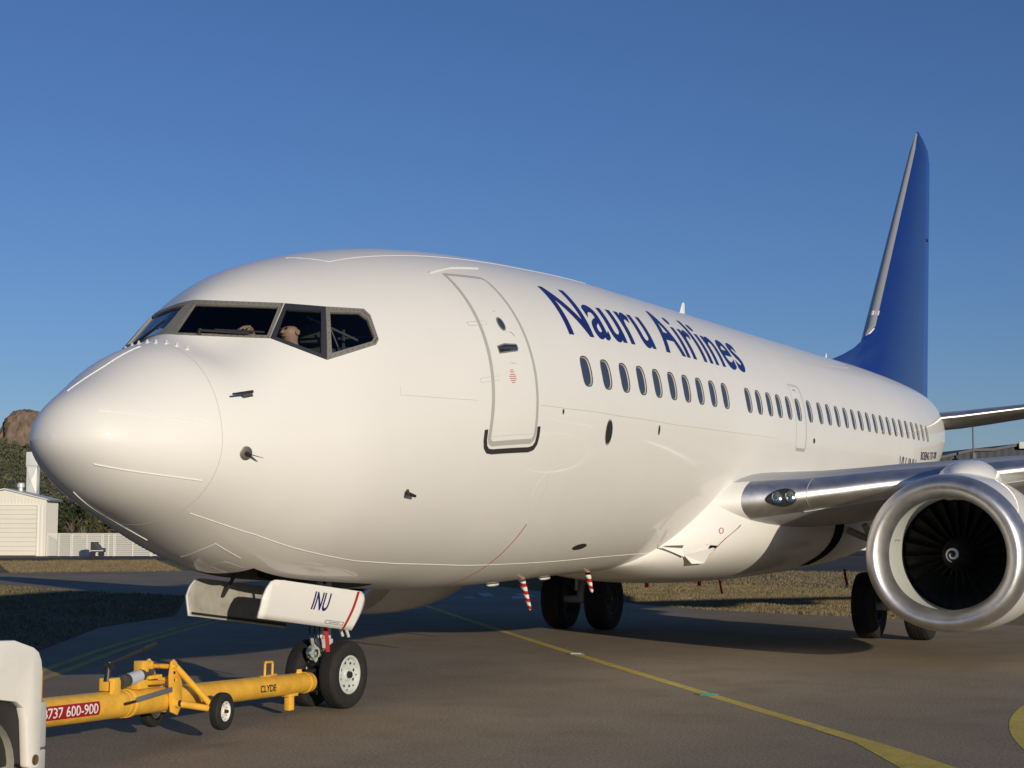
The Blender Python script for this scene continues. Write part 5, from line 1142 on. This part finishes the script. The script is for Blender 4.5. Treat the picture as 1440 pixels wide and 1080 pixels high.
# right-hand hangar
HB = mat('hangar_blue_grey', (.016, .024, .036), rough=.6, var=.12, vscale=.4); HG = empty('hangar', 'large dark blue-grey hangar behind the tail', 'hangar', LP(50, 140), RZ)
g = G(); roof_pts = [(-34, 5.6), (-13, 7.6), (-11.5, 8.35), (-8.2, 9.1), (-6.3, 9.15), (-4.2, 9.55), (20, 9.6), (40, 9.6)]
base_ = [(q[0], 0, 0) for q in roof_pts]; top_ = [(q[0], 0, q[1]) for q in roof_pts]
xs_ = np.arange(-34, 40.01, .35); r0, r1 = [], []
for i, xq in enumerate(xs_):
    zt_ = float(np.interp(xq, [q[0] for q in roof_pts], [q[1] for q in roof_pts])); r0.append((xq, .02*(i % 2), 0)); r1.append((xq, .02*(i % 2), zt_))
g.loft([r0, r1], False); g.add([(-34, 0, 0), (-34, 30, 0), (-34, 30, 5.6), (-34, 0, 5.6)], [(0, 1, 2, 3)]); g.build('wall', HB, HG, smooth=False)
g = G(); g.loft([[(q[0], -.25, q[1]+.02) for q in roof_pts], [(q[0], 30, q[1]+.6) for q in roof_pts]], False); g.loft([[(q[0], -.25, q[1]+.02) for q in roof_pts], [(q[0], -.25, q[1]-.22) for q in roof_pts]], False); g.build('roof', mat('hangar_roof', (.08, .085, .095), rough=.6), HG, smooth=False)
g = G(); g.box((-1.3, -.4, 9.42), (5.6, .3, .62)); RS = g.build('roof_unit', mat('unit_white', (.62, .62, .58), rough=.5), HG, bevel=.04)
g = G()
for xx in (-2.9, -.6, 1.2): g.box((xx, -.56, 9.44), (1.1, .04, .18))
g.build('louvre', SEAL, RS)
for xx in (-30, -26, -22, -18):
    g = G(); g.box((xx, -.05, 2.2), (2.6, .08, 1.4)); g.build('window', mat('hangar_window', (.05, .08, .12), rough=.1, coat=.4), HG)
g = G(); g.tube(LP(41.3, 138, 0), LP(41.3, 138, 11.0), .09, .07, 10); g.tube(LP(41.3, 138, 0), LP(41.3, 138, 8.6), .28, .26, 10); tag(g.build('lamp_mast', mat('mast_grey', (.12, .13, .15), rough=.6)), 'thin dark mast in front of the hangar roof', 'mast')
# white vehicle far under the wing
VN = empty('parked_van', 'white van far behind under the wing, half hidden by the engine', 'van', LP(24.2, 108), RZ)
g = G(); g.prism([(-2.2, 0, .35), (2.2, 0, .35), (2.2, 0, 1.0), (1.5, 0, 1.15), (.8, 0, 2.0), (-2.1, 0, 2.1), (-2.2, 0, 1.9)], (0, 1.9, 0)); g.build('body', mat('van_white', (.72, .72, .70), rough=.4, coat=.3), VN, bevel=.08)
g = G(); g.prism([(-1.6, -.012, 1.25), (.95, -.012, 1.25), (.6, -.012, 1.8), (-1.6, -.012, 1.85)], (0, .03, 0)); g.build('side_glass', PPANE, VN)
for xx in (-1.4, 1.4):
    g = G(); g.lathe([(-.1, .2), (-.1, .34), (.12, .34), (.12, .2)], (xx, .08, .34), (0, 1, 0), 24, True, True); g.build('wheel', SEAL, VN)

# ------------------------------------------------------------------ hill
def hz(l, d):
    s = 56*np.exp(-((l+312)/120)**2)*(1-np.exp(-np.maximum(d-420, 0)/190.))*np.exp(-np.maximum(d-930, 0)/220.)
    s += 3.0*np.sin(l*.07+d*.013)+2.0*np.sin(l*.19-d*.031); e = np.clip((d-440)/140, 0, 1); return np.maximum(s*e, -.5)
ls = np.linspace(-620, 60, 120); dsv = np.linspace(420, 1300, 90); g = G()
g.loft([[tuple(LP(l, d, float(hz(l, d))-.2)) for l in ls] for d in dsv], False)
HM = mat('hill_soil', (.075, .070, .038), rough=.95, var=.5, vscale=.03, dark=(.10, .06, .038), bump=.6, bscale=.4)
HILL = g.build('hill', HM); HILL['kind'] = 'structure'
# rock crown, built from stacked noisy rings
g = G(); rc = (-285.5, 900); rr = []
prng = np.random.default_rng(3); ph = prng.uniform(0, 6.28, (6,))
for zq, rad in ((48, 16.5), (54, 15.5), (57.5, 13.5), (60, 12.6), (63, 11.4), (65.5, 10.6), (67.5, 9.6), (69.2, 7.8), (70.2, 5.0), (70.8, 1.5)):
    ring = []
    for j in range(64):
        a = 2*math.pi*j/64; k = 1+.07*math.sin(3*a+ph[0]+zq*.1)+.06*math.sin(7*a+ph[1]+zq*.35)+.045*math.sin(13*a+ph[2]-zq*.5)+.04*prng.normal()
        ring.append(tuple(LP(rc[0]+rad*k*math.cos(a)*1.0+ (1.6 if zq > 66 else 0), rc[1]+rad*k*math.sin(a), zq+prng.normal()*.35)))
    rr.append(ring)
g.loft(rr, True, False, True); o = g.build('rock_outcrop', mat('granite_brown', (.26, .185, .135), rough=.95, var=.6, vscale=.22, dark=(.10, .075, .06), bump=1.0, bscale=.7, stretch=(1, 1, .6)), ang=15); o['kind'] = 'structure'
# hillside wood: one mass of leaf clumps
LEAF = mat('gum_leaf', (.125, .130, .075), rough=.8, var=.55, vscale=.05, dark=(.055, .062, .034))
def leaf_cloud(cs, rads, per, size, rng):
    n = len(cs)*per; c = np.repeat(cs, per, 0); r = np.repeat(rads, per, 0); d = rng.normal(size=(n, 3)); d /= np.linalg.norm(d, axis=1, keepdims=True); q = c+d*r*(rng.random((n, 1))**.45)
    a = rng.normal(size=(n, 3)); a /= np.linalg.norm(a, axis=1, keepdims=True); b = np.cross(a, rng.normal(size=(n, 3))); b /= np.linalg.norm(b, axis=1, keepdims=True)
    s = size*(.6+.8*rng.random((n, 1))); return np.stack([q-a*s, q+b*s*.6, q+a*s, q-b*s*.6], 1)
def quads(name, V, m, parent=None):
    n = len(V); me_ = bpy.data.meshes.new(name); me_.vertices.add(n*4); me_.vertices.foreach_set('co', V.reshape(-1)); me_.loops.add(n*4); me_.loops.foreach_set('vertex_index', np.arange(n*4)); me_.polygons.add(n)
    me_.polygons.foreach_set('loop_start', np.arange(0, n*4, 4)); me_.polygons.foreach_set('loop_total', np.full(n, 4)); me_.materials.append(m); me_.update(); me_.validate(); return link(name, me_, parent)
rng = np.random.default_rng(11); nT = 3600; l = rng.uniform(-420, -170, nT*2); d = rng.uniform(450, 930, nT*2)
bare = np.sin(l*.11+1)*np.sin(d*.027)+.3*np.sin(l*.31) > .72; keep = (~bare) & (np.hypot(l+285.5, d-900) > 15) ; l, d = l[keep][:nT], d[keep][:nT]
hts = rng.uniform(2.2, 5.0, len(l))*(.7+.3*(d/900)); base = np.array([LP(a, b, 0) for a, b in zip(l, d)]); base[:, 2] = hz(l, d)+hts*.55
V = leaf_cloud(base, np.c_[hts*.55, hts*.55, hts*.6], 44, .62, rng)
tag(quads('hillside_wood', V, LEAF), 'dull green eucalypt wood covering the hillside', 'woodland', None, 'stuff')
# individual trees and shrubs behind the fence
def tree(lat, dep, h, spread, lab, leaf, n=900, seed=1, nm='broadleaf_tree', low=.15):
    rg = np.random.default_rng(seed); b = LP(lat, dep); E_ = empty(nm, lab, 'tree', b, 0, 'trees behind the fence'); g = G(); bark = mat('bark_grey', (.14, .11, .085), rough=.9, var=.4, vscale=3)
    pts = [Vector((0, 0, 0)), Vector((.05*h*.3, .02, h*.25)), Vector((.02, .05, h*.5)), Vector((.06, -.03, h*.8))]; rad = [.045*h, .036*h, .026*h, .01*h]
    for i in range(3): g.tube(pts[i], pts[i+1], rad[i], rad[i+1], 8)
    cl = []
    for k in range(11):
        a = 2*math.pi*k/11+rg.normal()*.3; z0 = h*rg.uniform(.2, .6); e = Vector((math.cos(a)*spread*rg.uniform(.4, .9), math.sin(a)*spread*rg.uniform(.4, .9), h*rg.uniform(low+.15, .92))); g.tube((0, 0, z0), e, .014*h, .005*h, 6); cl.append(e)
    g.build('trunk', bark, E_); C_ = np.array([tuple(c) for c in cl]+[(rg.normal()*spread*.4, rg.normal()*spread*.4, h*rg.uniform(low+.1, .95)) for _ in range(16)])
    V = leaf_cloud(C_, np.full((len(C_), 3), spread*.33)*rg.uniform(.6, 1.3, (len(C_), 1)), max(20, n//len(C_)), .11+.012*h, rg); quads('crown', V, leaf, E_)
GL = mat('fig_leaf', (.045, .058, .020), rough=.7, var=.55, vscale=.7, dark=(.022, .032, .010)); GL2 = mat('yellow_leaf', (.12, .11, .03), rough=.7, var=.5, vscale=.9, dark=(.05, .055, .018))
tree(-32.1, 113, 3.9, 2.0, 'dense dark green tree right behind the shed corner', GL, 1500, 1, low=.05)
tree(-29.9, 118, 4.2, 2.1, 'yellowish green tree behind the white gate', GL2, 1500, 2, low=.05)
tree(-27.4, 120, 3.4, 2.0, 'low dark tree behind the fence, next to the yellowish tree', GL, 1500, 3, low=.02)
tree(-24.6, 122, 3.0, 1.9, 'rightmost low tree behind the fence, half hidden by the nose', GL, 1400, 4, low=.02)
tree(-35.6, 124, 3.6, 1.8, 'dark tree behind the roof of the shed', GL, 1300, 5, low=.1)
g = G()
for k in range(9):
    a = -.9+.22*k; g.tube((0, 0, 0), (math.sin(a)*.9, .1*math.cos(k*2), 1.5+.3*math.cos(a*2)), .02, .008, 6)
o = g.build('dead_branches', mat('pale_twigs', (.42, .36, .26), rough=.9)); o.scale = (.55, .55, .55); o.location = LP(-29.0, 104.8, 1.0); tag(o, 'bare pale twigs sticking up behind the white gate', 'shrub')
